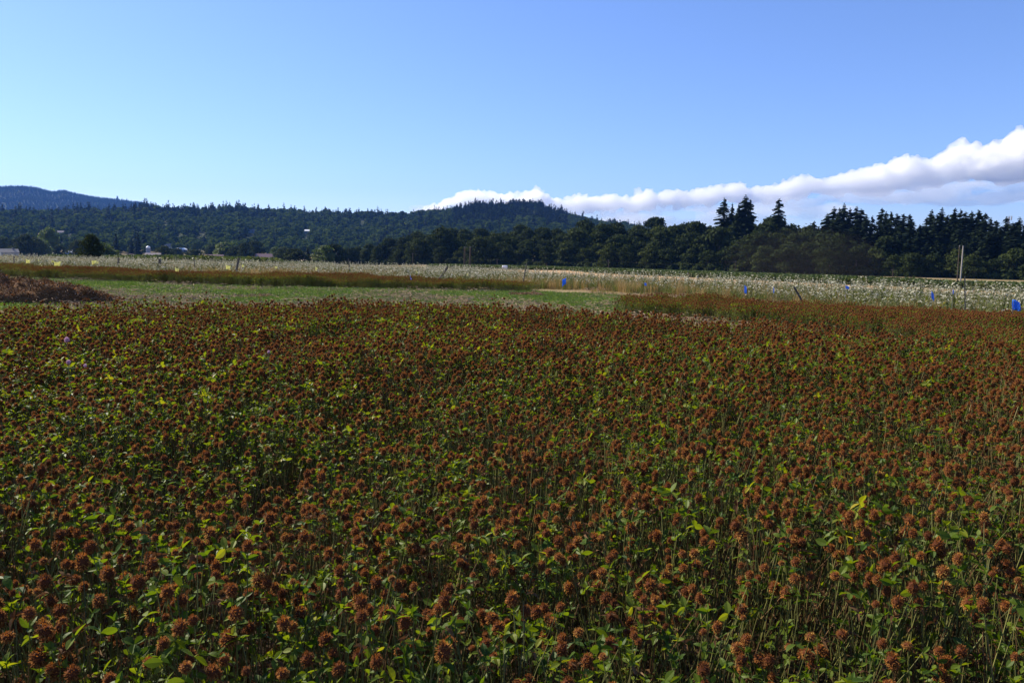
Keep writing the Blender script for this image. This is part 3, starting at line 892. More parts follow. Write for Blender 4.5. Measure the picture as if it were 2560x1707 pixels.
def conifer(H, W, levels, nb, q, droop=.25, bare=.08):
    tr, cr = MB(), MB()
    tr.tube([(0, 0, -.4), (0, 0, H * .5), (0, 0, H * .985)], [H * .014, H * .008, H * .001], 6, 0, .5)
    P_, U_, V_, t_ = [], [], [], []
    for i in range(levels):
        t = i / (levels - 1)
        z = H * (bare + (1 - bare) * t)
        L = W * .5 * ((1 - t) ** .72 * (.35 + .65 * min(1, t / .16))) * rng.uniform(.78, 1.15) + H * .006
        m = max(4, int(nb * (1 - t * .6)))
        for k in range(m):
            a = rng.random() * 6.28
            Lb = L * rng.uniform(.6, 1.15)
            d = np.array([math.cos(a), math.sin(a), 0]); sd = np.array([-d[1], d[0], 0])
            ns = max(1, int(3 * (Lb / (W * .5)) + .8))
            for s_ in range(ns):
                f = (s_ + .6) / ns
                c = d * Lb * f + np.array([0, 0, z - droop * Lb * f * f + rng.normal(0, .02) * H * .3])
                P_.append(c)
                U_.append(d * Lb / ns * .75 + np.array([0, 0, -droop * Lb / ns * f * 1.1]))
                V_.append(sd * q * rng.uniform(.6, 1.2) * (1.15 - .5 * f) + np.array([0, 0, rng.normal(0, .35) * q]))
                t_.append(np.clip(rng.normal(.5, .25), 0, 1))
    cr.quads(np.array(P_), np.array(U_), np.array(V_), 0, t_)
    return tr, cr
oak_var = [broadleaf(13.5 * rng.uniform(.9, 1.1), rng.uniform(12.5, 16.5), 40, 75, .46, .02) for _ in range(6)]
fir_var = [conifer(24, rng.uniform(9.5, 12.5), 46, 16, .46, rng.uniform(.15, .35), .03) for _ in range(5)]
OAKM = [(t.mesh('trunk', ['bark']), c.mesh('crown', ['oak'])) for t, c in oak_var]
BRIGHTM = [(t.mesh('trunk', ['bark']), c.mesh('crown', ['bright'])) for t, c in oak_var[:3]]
FIRM = [(t.mesh('trunk', ['bark']), c.mesh('crown', ['fir'])) for t, c in fir_var]
def tree(name, vm, p, sc, label, group=None):
    t = thing(name, label, 'tree', p, rng.random() * 6.28, group)
    t.scale = sc
    obj('trunk', vm[0], t); obj('crown', vm[1], t)
    return t
# front row of the wood
px = 842.0; front = []
while px < 2640:
    front.append(px); px += rng.uniform(38, 62)
nfront = len(front)
for i, px in enumerate(front):
    az = az_el(px, 650)[0]
    d = float(wood_front(az)) + rng.uniform(-9, 9)
    p = gnd(px, d)
    p[2] -= .3
    s = rng.uniform(.58, 1.08) * (.65 if px < 900 else .74 if px > 2080 else 1)
    if px < 2560:
        label = '%s broadleaf tree from the left in the front row of the dark wood' % ORD[i]
        grp = 'front row trees of the wood'
    else:
        label = 'broadleaf tree at the right end of the front row of the dark wood'; grp = 'front row trees at the right end of the wood'
    tree('broadleaf_tree', OAKM[rng.integers(0, 6)], p, (s * rng.uniform(.85, 1.15), s * rng.uniform(.85, 1.15), s), label, grp)
# rows behind it
for row in range(1, 5):
    px = 850.0 + row * 11
    while px < (2230 if row < 2 else 2060):
        az = az_el(px, 650)[0]
        d = float(wood_front(az)) + row * 21 + rng.uniform(-7, 7)
        p = gnd(px, d); p[2] -= .3
        s = rng.uniform(.74, 1.18) * (.6 + .4 * min(1, max(0, (px - 840) / 250)))
        tree('broadleaf_tree', OAKM[rng.integers(0, 6)], p, (s, s, s * rng.uniform(.95, 1.08)), 'broadleaf tree standing behind the front row of the dark wood', 'trees behind the front row of the wood')
        px += rng.uniform(36, 60)
# conifers that rise out of the wood (top pixel, extra depth, width factor, label)
CON = [(1811, 496, 45, 1.25, 'tall ragged conifer at the left of the cluster above the wood'), (1831, 510, 52, .75, 'slim conifer in the middle of the cluster above the wood'),
       (1847, 512, 40, .8, 'second slim conifer in the middle of the cluster above the wood'), (1865, 489, 44, 1.35, 'tallest conifer at the right of the cluster above the wood'),
       (1876, 500, 50, .9, 'conifer leaning close behind the tallest one of the cluster'), (1948, 498, 60, 1.15, 'lone pointed conifer standing clear above the wood'),
       (2036, 553, 40, .85, 'low dark conifer in the dip of the wood skyline'),
       (2069, 535, 48, 1.1, None), (2086, 518, 55, 1.1, None), (2099, 522, 46, 1.0, None), (2111, 510, 58, .8, None), (2126, 522, 50, 1.0, None), (2142, 517, 52, 1.0, None), (2154, 523, 44, 1.0, None),
       (2167, 538, 40, .9, None), (2182, 540, 56, .7, None), (2206, 521, 56, .8, None), (2216, 530, 48, .9, None), (2228, 531, 40, .8, None), (2243, 535, 52, 1.0, None), (2260, 536, 44, 1.0, None),
       (2275, 536, 50, 1.0, None), (2283, 556, 40, .8, None), (2300, 562, 45, .9, None), (2317, 545, 40, 1.0, None), (2330, 526, 55, .9, None), (2343, 537, 44, .9, None), (2356, 521, 58, .9, None), (2370, 538, 46, 1, None),
       (2388, 523, 52, 1.0, None), (2402, 524, 58, .8, None), (2414, 530, 42, 1.0, None), (2430, 529, 54, .9, None), (2447, 527, 44, 1.1, None), (2464, 533, 50, 1.0, None), (2477, 545, 42, .9, None),
       (2492, 552, 48, 1.1, None), (2517, 559, 40, .9, None), (2530, 565, 48, .9, None), (2545, 559, 44, .9, None), (2562, 570, 40, 1.0, None), (2590, 555, 44, 1.0, None), (2620, 560, 46, 1.0, None)]
nth = 0
for px, py, extra, wf, label in CON:
    az = az_el(px, py)[0]
    d = float(wood_front(az)) + extra
    tp = at(px, py, d)
    z0 = T(tp[0], tp[1]) - .3
    s = max(.35, (tp[2] - z0) / 24)
    if label is None:
        nth += 1
        label = ('%s conifer from the left in the tall stand at the right of the wood' % ORD[nth - 1]) if px < 2560 else 'conifer at the right end of the tall stand in the wood'
        g = 'conifers in the stand at the right'
        if px >= 2560: g = 'conifers at the right end of the stand'
    else:
        g = None
    wf *= 1.22 if px > 2050 else 1.0
    tree('conifer', FIRM[rng.integers(0, 5)], (tp[0], tp[1], z0), (s * wf, s * wf, s), label, g)
# lower lines of conifers inside the stand at the right
for line, (e0, e1, y0, y1) in enumerate([(30, 40, 540, 572), (12, 24, 568, 612)]):
    nl_ = 0
    px = 2070.0 + line * 9
    while px < 2640:
        az = az_el(px, 650)[0]
        d = float(wood_front(az)) + rng.uniform(e0, e1)
        tp = at(px, rng.uniform(y0, y1) + (14 if px < 2290 else 0), d); z0 = T(tp[0], tp[1]) - .3
        s = (tp[2] - z0) / 24
        wf = rng.uniform(1.1, 1.5)
        tree('conifer', FIRM[rng.integers(0, 5)], (tp[0], tp[1], z0), (s * wf, s * wf, s), ('%s conifer from the left in the ' % ORD[nl_] if px < 2560 else 'conifer at the right end of the ') + ['middle line of the stand at the right', 'low front line of the stand at the right'][line],
             ['middle line of conifers at the right of the wood', 'front line of conifers at the right of the wood'][line])
        nl_ += 1
        px += rng.uniform(12, 24)

# trees in the valley on the left: (column, base row, distance, height, width, kind, label)
VAL = [(66, 640, 640, 15, 16, 'oak', 'wide dark tree beside the grey house at the left edge'), (95, 640, 650, 15, 14, 'oak', 'dark tree to the right of the wide one near the grey house'),
       (124, 634, 760, 26, 16, 'bright', 'tall sunlit round tree in the valley on the left'), (102, 640, 690, 14, 16, 'bright', 'lower sunlit tree below the tall round one'),
       (195, 640, 640, 12, 12, 'oak', 'dark bushy tree to the right of the blue shed'), (228, 652, 150, 4.0, 3.3, 'oak', 'small round tree with a bare dark trunk rising from the white flowers'),
       (265, 644, 420, 9.5, 13, 'bright', 'broad bushy tree behind the small round one'), (291, 636, 800, 22, 9, 'fir', 'dark pointed conifer left of the silo'), (330, 637, 800, 17, 8, 'fir', 'short pointed conifer left of the silo'),
       (346, 637, 790, 22, 10, 'fir', 'tall dark conifer beside the silo'), (410, 641, 600, 9, 12, 'oak', 'bushy tree between the grey roof and the white house'), (484, 642, 600, 8, 14, 'oak', 'dark bush left of the red-roofed barn'),
       (560, 642, 650, 15, 17, 'bright', 'large sunlit tree right of the red-roofed barn'), (586, 644, 620, 11, 13, 'oak', 'dark tree next to the large sunlit one'), (612, 645, 600, 12, 13, 'oak', 'dark tree behind the left white greenhouse'),
       (640, 644, 640, 14, 15, 'oak', 'dark tree behind the white greenhouses'), (690, 642, 640, 10, 12, 'bright', 'light green tree right of the white greenhouses'), (742, 655, 420, 8.5, 15, 'oak', 'dark bushy tree left of the dirt track'),
       (770, 646, 460, 9, 5, 'fir', 'slim dark tree beside the dirt track'), (800, 652, 430, 8, 10, 'bright', 'light green bush right of the dirt track'), (815, 652, 420, 9, 10, 'bright', 'bright green tree below the white barn'),
       (836, 650, 430, 10, 12, 'oak', 'dark tree at the left tip of the wood'), (28, 636, 800, 16, 18, 'oak', 'dark tree behind the grey house at the left edge'), (5, 636, 780, 15, 16, 'oak', 'dark tree behind the left end of the grey house'),
       (150, 640, 700, 9, 11, 'oak', 'low dark tree left of the blue shed'), (212, 640, 700, 10, 10, 'bright', 'pale tree behind the small round one'), (710, 646, 560, 9, 13, 'oak', 'dark tree between the greenhouses and the dirt track'),
       (50, 628, 900, 13, 15, 'bright', 'pale green tree up the slope behind the grey house'), (440, 636, 760, 10, 14, 'oak', 'dark bush below the white house'), (530, 632, 820, 14, 15, 'oak', 'dark tree behind the red-roofed barn')]
for px, by, d, H, W, kind, label in VAL:
    p = at(px, by, d)
    p = np.array([p[0], p[1], T(p[0], p[1])])
    if kind == 'fir':
        tree('conifer', FIRM[rng.integers(0, 5)], p, (W / 11, W / 11, H / 24), label)
    else:
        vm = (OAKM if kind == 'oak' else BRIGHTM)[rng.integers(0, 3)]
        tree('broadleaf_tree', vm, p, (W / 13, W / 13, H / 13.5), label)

# leaf litter under the wood and the bushes along its edge
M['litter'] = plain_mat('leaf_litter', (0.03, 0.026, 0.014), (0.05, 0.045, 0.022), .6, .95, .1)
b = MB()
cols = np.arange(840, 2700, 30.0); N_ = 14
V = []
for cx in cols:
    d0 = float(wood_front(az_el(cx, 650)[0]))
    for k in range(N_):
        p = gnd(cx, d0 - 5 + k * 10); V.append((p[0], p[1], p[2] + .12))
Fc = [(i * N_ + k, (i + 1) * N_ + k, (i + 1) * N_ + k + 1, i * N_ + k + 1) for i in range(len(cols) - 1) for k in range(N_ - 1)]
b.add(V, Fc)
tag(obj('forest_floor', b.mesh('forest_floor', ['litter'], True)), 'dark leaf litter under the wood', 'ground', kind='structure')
def bush_patch():
    b = MB(); n = 150
    d = unit(rng.normal(0, 1, (n, 3))); d[:, 2] = np.abs(d[:, 2])
    c = d * rng.uniform(.6, 1.05, (n, 1)) * np.array([1.5, 1.5, 1.7])
    u = unit(np.cross(d + rng.normal(0, .4, (n, 3)), rng.normal(0, 1, (n, 3)))) * rng.uniform(.15, .36, (n, 1))
    v = unit(np.cross(u, d)) * rng.uniform(.12, .3, (n, 1))
    b.quads(c, u, v, 0, rng.random(n)); return b
bush_coll = proto_collection('bush', [bush_patch().mesh('bush', ['oak']) for _ in range(4)])
ux, uy = [], []
for cx in np.arange(845, 2690, 7.0):
    for k in range(3):
        p = gnd(cx + rng.uniform(-4, 4), float(wood_front(az_el(cx, 650)[0])) + rng.uniform(-3, 22))
        ux.append(p[0]); uy.append(p[1])
ux, uy = np.array(ux), np.array(uy)
scatter('undergrowth', np.stack([ux, uy, terrain(ux, uy) - .1], 1), rng.integers(0, 4, len(ux)), zrot(len(ux)), uscale(len(ux), .8, 2.0), bush_coll, 'dark bushes filling the foot of the wood', 'undergrowth')

# forest on the ridge and on the far mountain
far_oak = [broadleaf(12, 12, 9, 26, 1.25) for _ in range(4)]
far_fir = [conifer(20, 9.5, 18, 9, .95, .25) for _ in range(3)]
def both(tc, leaf):
    b = MB(); b.join(tc[1]); return b.mesh('forest_tree', [leaf])
for_coll = proto_collection('forest_tree', [both(t, 'far_oak') for t in far_oak] + [both(t, 'fir') for t in far_fir])
CLEAR = [(140, 588, 60, 5), (235, 585, 35, 5), (271, 586, 24, 4), (430, 630, 40, 9), (470, 633, 60, 8), (500, 632, 40, 7), (280, 556, 22, 3), (1120, 570, 20, 3), (725, 632, 25, 3),
         (764, 596, 12, 17), (627, 595, 13, 16), (501, 593, 11, 16), (450, 596, 9, 15), (414, 562, 8, 12), (1020, 553, 4, 7), (905, 558, 7, 12), (146, 622, 12, 14), (231, 634, 10, 14), (424, 638, 13, 14), (452, 640, 13, 13), (57, 604, 8, 12), (95, 599, 10, 13), (152, 598, 8, 12)]
def ridge_points(spacing, r0, r1, a0, a1, grow=0.0):
    out = []
    r = r0
    while r < r1:
        sp = spacing * (1 + grow * (r - r0) / (r1 - r0))
        n = int((a1 - a0) * r / sp)
        a = a0 + (np.arange(n) + rng.random(n)) / n * (a1 - a0)
        rr = r + rng.uniform(-.6, .6, n) * sp
        out.append(np.stack([rr * np.sin(a), rr * np.cos(a)], 1))
        r += sp
    return np.concatenate(out)
fp = ridge_points(11.5, 985, 1960, R(-40), R(14))
fz = terrain(fp[:, 0], fp[:, 1])
rel = np.stack([fp[:, 0], fp[:, 1], fz + 4 - CAM_H], 0)
cq = Minv @ rel
fx, fy = 1280 + F * cq[0] / -cq[2], 853.5 - F * cq[1] / -cq[2]
ok = np.ones(len(fp), bool)
for cx, cyy, hw, hh in CLEAR:
    ok &= ~((np.abs(fx - cx) < hw) & (np.abs(fy - cyy) < hh))
ok &= rng.random(len(fp)) < .96
fp, fz, fx, fy = fp[ok], fz[ok], fx[ok], fy[ok]
rr = np.hypot(fp[:, 0], fp[:, 1])
mix = vnoise(fp[:, 0], fp[:, 1], 160, 50)
pf = np.where(rr > 1650, .42, .16) * (mix > .35) + .10 * (rr > 1700)
pf = np.where((fx > 1130) & (fx < 1420) & (rr > 1500), .93, pf)
fir_k = rng.random(len(fp)) < pf
pk = np.where(fir_k, rng.integers(4, 7, len(fp)), rng.integers(0, 4, len(fp)))
sc_ = uscale(len(fp), .6, 1.25) * (.75 + .6 * vnoise(fp[:, 0], fp[:, 1], 45, 61))[:, None]
sc_[fir_k] *= rng.uniform(.7, 1.1, (fir_k.sum(), 1))
scatter('forest', np.stack([fp[:, 0], fp[:, 1], fz - .5], 1), pk, zrot(len(fp)), sc_, for_coll, 'dense mixed forest covering the long ridge behind the valley', 'forest')
mp = ridge_points(17, 4800, 6060, R(-38), R(-20))
mz = terrain(mp[:, 0], mp[:, 1])
kfir = rng.random(len(mp)) < .93
scatter('forest', np.stack([mp[:, 0], mp[:, 1], mz - 1], 1), np.where(kfir, rng.integers(4, 7, len(mp)), rng.integers(0, 4, len(mp))), zrot(len(mp)), uscale(len(mp), .8, 1.25), for_coll,
        'blue hazy forest on the distant mountain at the left', 'forest')
# single trees on the skylines
SKY_M = [(160, 480, .8), (168, 478, .8), (176, 480, .7), (206, 487, .5), (212, 492, .5), (247, 491, .6), (262, 492, .6), (275, 498, .5), (285, 494, .5), (293, 489, .9), (305, 495, .6), (317, 496, .7), (336, 503, .7)]
for i, (px, py, wf) in enumerate(SKY_M):
    tp = at(px, py, 5990); z0 = T(tp[0], tp[1]) - 2
    s = max(.5, (tp[2] - z0) / 24)
    tree('conifer', FIRM[i % 5], (tp[0], tp[1], z0), (s * wf * 1.5, s * wf * 1.5, s), '%s lone tree from the left on the blue mountain skyline' % ORD[i], 'lone trees on the mountain skyline')
SKY_R = [(395, 512), (447, 514), (530, 512), (548, 510), (573, 511), (602, 512), (617, 520), (782, 525), (792, 527), (815, 519), (822, 521), (865, 521), (1007, 527), (1141, 513), (1165, 514), (1188, 504), (1198, 501), (1217, 508), (1240, 512), (1252, 503), (1276, 499), (1283, 496), (1291, 498), (1298, 497),
         (1308, 496), (1318, 502), (1325, 498), (1340, 502), (1349, 501), (1357, 505), (1367, 516), (1382, 527), (1407, 528), (1480, 540), (1525, 546), (1536, 545)]
for i, (px, py) in enumerate(SKY_R):
    d = 1845
    tp = at(px, py, d); z0 = T(tp[0], tp[1]) - 1
    s = max(.5, (tp[2] - z0) / 24)
    wf = min(2.4, 1.9 / max(s, .7))
    tree('conifer', FIRM[i % 5], (tp[0], tp[1], z0), (s * wf, s * wf, s), '%s pointed tree from the left on the crest of the wooded ridge' % ORD[i], 'pointed trees on the ridge crest')

# ------------------------------------------------------------------ farm buildings in the valley
M['roof_grey'] = plain_mat('grey_roof', (0.30, 0.25, 0.25), (0.22, 0.18, 0.18), 1.5, 0.7)
M['roof_dark'] = plain_mat('dark_roof', (0.10, 0.10, 0.11), (0.15, 0.15, 0.16), 1.5, 0.7)
M['roof_red'] = plain_mat('reddish_roof', (0.32, 0.20, 0.18), (0.26, 0.16, 0.14), 1.5, 0.7)
M['roof_white'] = plain_mat('white_metal_roof', (0.80, 0.82, 0.84), (0.70, 0.72, 0.74), 1.5, 0.28, 0.6)
M['wall_white'] = plain_mat('white_wall', (0.70, 0.71, 0.70), (0.60, 0.61, 0.60), 1.5, 0.7)
M['wall_grey'] = plain_mat('grey_wall', (0.26, 0.29, 0.34), (0.20, 0.23, 0.28), 1.5, 0.7)
M['wall_red'] = plain_mat('dark_red_wall', (0.16, 0.05, 0.04), (0.12, 0.04, 0.03), 1.5, 0.8)
M['wall_blue'] = plain_mat('blue_wall', (0.12, 0.22, 0.42), (0.10, 0.18, 0.36), 1.5, 0.7)
M['wall_tan'] = plain_mat('tan_wall', (0.42, 0.33, 0.24), (0.36, 0.28, 0.2), 1.5, 0.8)
M['pane'] = plain_mat('window_glass', (0.03, 0.04, 0.05), (0.02, 0.03, 0.04), 1, 0.1, 0.6)
M['door'] = plain_mat('door_paint', (0.12, 0.09, 0.07), (0.10, 0.08, 0.06), 2, 0.6)
def house(name, label, px, by, d, L, Wd, h, rise, roof, wall, rz=0.0, nwin=3, z=None, over=.5, cat='house', chimney=False):
    if d > 840:
        d = hit(px, by, 880.0)
    p = at(px, by, d)
    z0 = T(p[0], p[1]) if z is None else p[2]
    az = math.atan2(p[0], p[1])
    t = thing(name, label, cat, (p[0], p[1], z0), -az + rz)
    b = MB()
    b.box((-L / 2, -Wd / 2, -1.5), (L / 2, Wd / 2, h))
    for s in (-1, 1):
        x0 = s * L / 2 * .999
        b.add([(x0, -Wd / 2, h), (x0, Wd / 2, h), (x0, 0, h + rise)], [(0, 1, 2)])
    obj('wall', b.mesh('wall', [wall]), t)
    r = MB()
    th = .18
    for s in (-1, 1):
        e = Wd / 2 + over; ze = h - rise * over / (Wd / 2)
        xs = (-L / 2 - over, L / 2 + over)
        V = []
        for x_ in xs:
            V += [(x_, s * e, ze + .05), (x_, 0, h + rise + .05), (x_, 0, h + rise + .05 + th), (x_, s * e, ze + .05 + th)]
        r.add(V, [(0, 1, 2, 3), (4, 7, 6, 5), (0, 3, 7, 4), (1, 5, 6, 2), (3, 2, 6, 7), (0, 4, 5, 1)])
    ro = obj('roof', r.mesh('roof', [roof]), t)
    if chimney:
        c = MB(); c.box((L * .2, -.4, h + rise - .6), (L * .2 + .8, .4, h + rise + 1.1)); obj('chimney', c.mesh('chimney', ['roof_dark']), ro)
    wl = MB(); wl.box((-.6, -.06, -.6), (.6, .02, .6)); wm = wl.mesh('window', ['pane'])
    for k in range(nwin):
        x_ = -L / 2 + L * (k + .7) / (nwin + .8)
        obj('window', wm, t, (x_, -Wd / 2 - .02, h * .55))
    dm = MB(); dm.box((-.5, -.06, 0), (.5, .02, 2.05)); obj('door', dm.mesh('door', ['door']), t, (L / 2 - 1.3, -Wd / 2 - .02, .02))
    return t
house('house', 'grey house with a dark roof at the left edge of the valley', 22, 638, 620, 10, 8, 3.8, 2.2, 'roof_dark', 'wall_grey', .15, 4, chimney=True)
house('barn', 'grey-roofed barn below the white silo', 383, 643, 560, 8.5, 7, 2.2, 2.4, 'roof_grey', 'wall_grey', -.2, 2, cat='barn')
house('house', 'white house on the dry slope right of the silo', 424, 627, 860, 11, 8, 5, 3, 'roof_dark', 'wall_white', .4, 3)
house('shed', 'shed with a gleaming white metal roof beside the white house', 452, 630, 850, 14, 8, 2.6, 1.7, 'roof_white', 'wall_grey', .9, 2, cat='shed')
house('barn', 'low barn with a pinkish red roof and a white gable end', 539, 646, 560, 9.5, 6, 2.2, 1.9, 'roof_red', 'wall_red', .25, 2, cat='barn')
house('shed', 'small white shed at the left end of the red-roofed barn', 519, 646, 556, 2.8, 3, 2.2, .8, 'roof_white', 'wall_white', .25, 1, over=.15, cat='shed')
house('shed', 'small blue shed with a white roof edge in the valley trees', 171, 636, 700, 5, 5, 4.5, 1.2, 'roof_white', 'wall_blue', .2, 1, cat='shed')
house('house', 'pale house with a blue-grey roof among trees behind the small round tree', 231, 624, 900, 10, 8, 3.5, 3, 'roof_grey', 'wall_tan', .5, 2)
house('house', 'house with a thin white roof line left of the blue shed', 146, 614, 1010, 14, 8, 3, 1.6, 'roof_white', 'wall_grey', -.3, 2)
house('barn', 'white barn with a raised end above the bright green tree', 818, 630, 640, 11, 7, 2.6, 1.6, 'roof_white', 'wall_white', .2, 2, cat='barn')
house('shed', 'small tall shed at the right end of the white barn', 828, 628, 648, 3.5, 4, 4.8, 1.4, 'roof_white', 'wall_grey', .2, 1, over=.2, cat='shed')
house('house', 'dark house with a dull red roof behind the white greenhouses', 660, 645, 600, 11, 7, 2.8, 2.4, 'roof_red', 'wall_blue', .3, 3)
house('greenhouse', 'long low white greenhouse on the left of the pair', 649, 650, 520, 6.5, 4, 1.2, .8, 'roof_white', 'wall_white', 0, 0, over=.1, cat='greenhouse')
house('greenhouse', 'long low white greenhouse on the right of the pair', 676, 651, 515, 5.8, 4, 1.1, .8, 'roof_white', 'wall_white', 0, 0, over=.1, cat='greenhouse')
house('house', 'house with a bright white roof high on the wooded hillside', 764, 583, 1420, 16, 9, 3.5, 2.4, 'roof_white', 'wall_grey', -.25, 2)
house('house', 'grey-roofed house left of the bright roof on the hillside', 627, 582, 1430, 18, 9, 3.5, 2, 'roof_grey', 'wall_grey', .1, 2)
house('house', 'grey house on the hillside above the red-roofed barn', 501, 580, 1440, 14, 9, 3.6, 2.4, 'roof_grey', 'wall_grey', .2, 2)
house('house', 'small pale house on the hillside left of the grey one', 450, 583, 1430, 9, 8, 3.6, 2, 'roof_grey', 'wall_white', .2, 2)
house('house', 'small white-roofed house near the top of the ridge', 414, 551, 1700, 10, 8, 3.6, 2.2, 'roof_white', 'wall_grey', .2, 2)
house('house', 'tiny pale house on the crest beside the cloud', 1020, 545, 1790, 9, 8, 3.6, 2.4, 'roof_white', 'wall_white', .2, 2)
house('house', 'tiny white house below the ridge crest in the middle of the ridge', 905, 548, 1720, 7, 7, 3.6, 2, 'roof_white', 'wall_white', .2, 2)
house('shed', 'small red-brown shed left of the silo', 331, 633, 790, 5, 4, 2.4, 1.4, 'roof_red', 'wall_red', .2, 1, cat='shed')

house('house', 'tiny white house in the trees above the grey house at the left edge', 57, 598, 1400, 9, 7, 3.6, 2, 'roof_white', 'wall_white', .3, 2)
house('house', 'tan house in the trees above the wide dark valley tree', 95, 592, 1400, 14, 8, 3.4, 2, 'roof_red', 'wall_tan', -.2, 2)
house('house', 'narrow tan house to the right of the tall sunlit tree', 152, 591, 1400, 8, 8, 5.5, 2.2, 'roof_grey', 'wall_tan', .2, 2)

# silo
p = at(371, 637, 700); z0 = T(p[0], p[1])
t = thing('silo', 'tall silo, shade coloured into its blue-grey barrel, with a bright white dome beside the grey-roofed barn', 'silo', (p[0], p[1], z0))
M['silo_shade'] = plain_mat('silo_shaded_staves', (0.22, 0.27, 0.36), (0.17, 0.21, 0.29), 2, 0.6)  # blue-grey shade on the barrel is put into its colour
M['dome'] = plain_mat('silo_dome_metal', (0.85, 0.86, 0.87), (0.78, 0.79, 0.8), 2, 0.25, 0.6)
top_z = at(371, 620, 700)[2] - z0
b = MB(); b.tube([(0, 0, -1), (0, 0, top_z)], 1.6, 20); obj('barrel', b.mesh('barrel', ['silo_shade']), t)
for k in range(5):
    b = MB(); zz = top_z * (k + .6) / 5.4; b.tube([(0, 0, zz), (0, 0, zz + .12)], 1.64, 20); obj('hoop', b.mesh('hoop', ['roof_dark']), t)
b = MB()
ring = [(1.68 * math.cos(q * math.pi / 12), top_z + .02 + 1.55 * math.sin(q * math.pi / 12)) for q in range(7)]
b.tube([(0, 0, z) for r_, z in ring], [max(r_, .02) for r_, z in ring], 20); obj('dome', b.mesh('dome', ['dome'], True), t)

# dirt track right of the greenhouses
M['track'] = plain_mat('dirt_track', (0.40, 0.31, 0.24), (0.33, 0.25, 0.19), .5, 0.95, .1)
sheet('path', pd_poly([(768, 330), (783, 330)], [(772, 470), (784, 470)]), 'track', .02, 'pale dirt track running up beside the wood')
for i, (nr, fr, lab) in enumerate([([(425, 640), (520, 640)], [(420, 860), (515, 860)], 'dry tan yard around the white house'), ([(140, 640), (150, 640)], [(138, 700), (155, 700)], 'reddish bare ground left of the blue shed'),
                                   ([(205, 760), (250, 760)], [(205, 880), (250, 880)], 'dry slope below the pale house')]):
    sheet('dry_ground', pd_poly(nr, fr), 'tan', .03, lab)

# ------------------------------------------------------------------ flags, posts and poles
M['blue_flag'] = plain_mat('blue_flag_film', (0.06, 0.27, 0.90), (0.08, 0.33, 0.95), 6, 0.30, 0.6, transl=.35)
M['yellow_flag'] = plain_mat('yellow_flag_film', (0.86, 0.85, 0.38), (0.90, 0.88, 0.45), 6, 0.4, 0.5, transl=.5)
M['wire'] = plain_mat('steel_wire', (0.25, 0.25, 0.25), (0.2, 0.2, 0.2), 6, 0.5, .5, .8)
def flag(px, py, d, wpx, hpx, colour, label, rz, droop=0.0):
    p = at(px, py, d); z0 = T(p[0], p[1]); zc = p[2] - z0
    kf = 1.0 if colour == 'blue' else 1.15
    wm, hm = kf * wpx / F * d, kf * hpx / F * d
    t = thing('marker_flag', label, 'flag', (p[0] - wm * .5, p[1], z0), 0, colour + ' marker flags')
    b = MB(); b.tube([(0, 0, -.05), (.004, 0, zc * .5), (0, 0, zc + hm * .5 + .02)], .004, 5, 0, .5); obj('wire_stake', b.mesh('wire_stake', ['wire']), t)
    V, Fc = [], []
    nx, nz_ = 6, 4
    for i in range(nx + 1):
        for j in range(nz_ + 1):
            u, v = i / nx, j / nz_
            V.append((u * wm * math.cos(rz), u * wm * math.sin(rz) + .26 * wm * math.sin(u * 4.4 + v * 2.2), zc + (v - .5) * hm * (1 - .22 * u) - droop * hm * u + .07 * hm * math.sin(u * 5 + v)))
    for i in range(nx):
        for j in range(nz_):
            a = i * (nz_ + 1) + j
            Fc.append((a, a + nz_ + 1, a + nz_ + 2, a + 1))
    f = MB(); f.add(V, Fc)
    o = obj('flag_sheet', f.mesh('flag_sheet', ['%s_flag' % colour], True), t)
    sm = o.modifiers.new('film', 'SOLIDIFY'); sm.thickness = .002
flag(69, 654, 56, 8, 8, 'yellow', 'round-looking pale yellow flag nearest the left edge', .3)
flag(98, 651, 66, 4, 4, 'yellow', 'tiny yellow flag between the two at the far left', .2)
flag(131, 654, 58, 6, 5, 'yellow', 'small yellow flag just above the largest yellow one', .2)
flag(142, 663, 49, 13, 10, 'yellow', 'largest yellow flag, tilted, at the left', .4, -.3)
flag(149, 658, 55, 4, 7, 'yellow', 'narrow yellow flag touching the largest one', .9)
flag(234, 658, 54, 9, 8, 'yellow', 'yellow flag below the small round tree', .3, -.3)
flag(243, 657, 60, 4, 5, 'yellow', 'faint yellow flag to the right of the one below the round tree', .6)
flag(442, 675, 42, 8, 10, 'yellow', 'yellow flag standing in the brown strip, alone right of the silo', .5, .2)
flag(570, 669, 46, 10, 9, 'yellow', 'square yellow flag left of the leaning wooden post', .2)
flag(607, 665, 54, 4, 6, 'yellow', 'small yellow flag right of the leaning wooden post', .6)
flag(690, 669, 50, 5, 5, 'yellow', 'small yellow flag below the dirt track', .4)
flag(791, 672, 48, 5, 8, 'yellow', 'narrow yellow flag left of the black post', .8)
flag(1042, 681, 46, 4, 6, 'yellow', 'small yellow flag just above the leftmost blue flag', .6)
flag(1169, 687, 44, 4, 6, 'yellow', 'pale yellow flag right of the strongly slanting post', .6)
flag(1028, 700, 36, 6, 22, 'blue', 'tall narrow dark blue flag in the left clover strip', 1.0, .2)
flag(1411, 710, 30, 11, 19, 'blue', 'light blue shiny flag alone on the mown strip', .5, -.5)
flag(1614, 711, 35, 6, 8, 'blue', 'faint blue flag half hidden in the white flowers', .4)
flag(1865, 725, 28, 8, 20, 'blue', 'tall blue flag left of the black slanting stake', .6)
flag(1936, 726, 28, 5, 15, 'blue', 'narrow blue flag close to the black slanting stake', .9)
flag(2119, 719, 25.5, 8, 8, 'blue', 'small square blue flag right of the slanting stake', .3)
flag(2334, 737, 23.6, 9, 15, 'blue', 'blue flag with a pointed tail left of the tall poles', .5, .5)
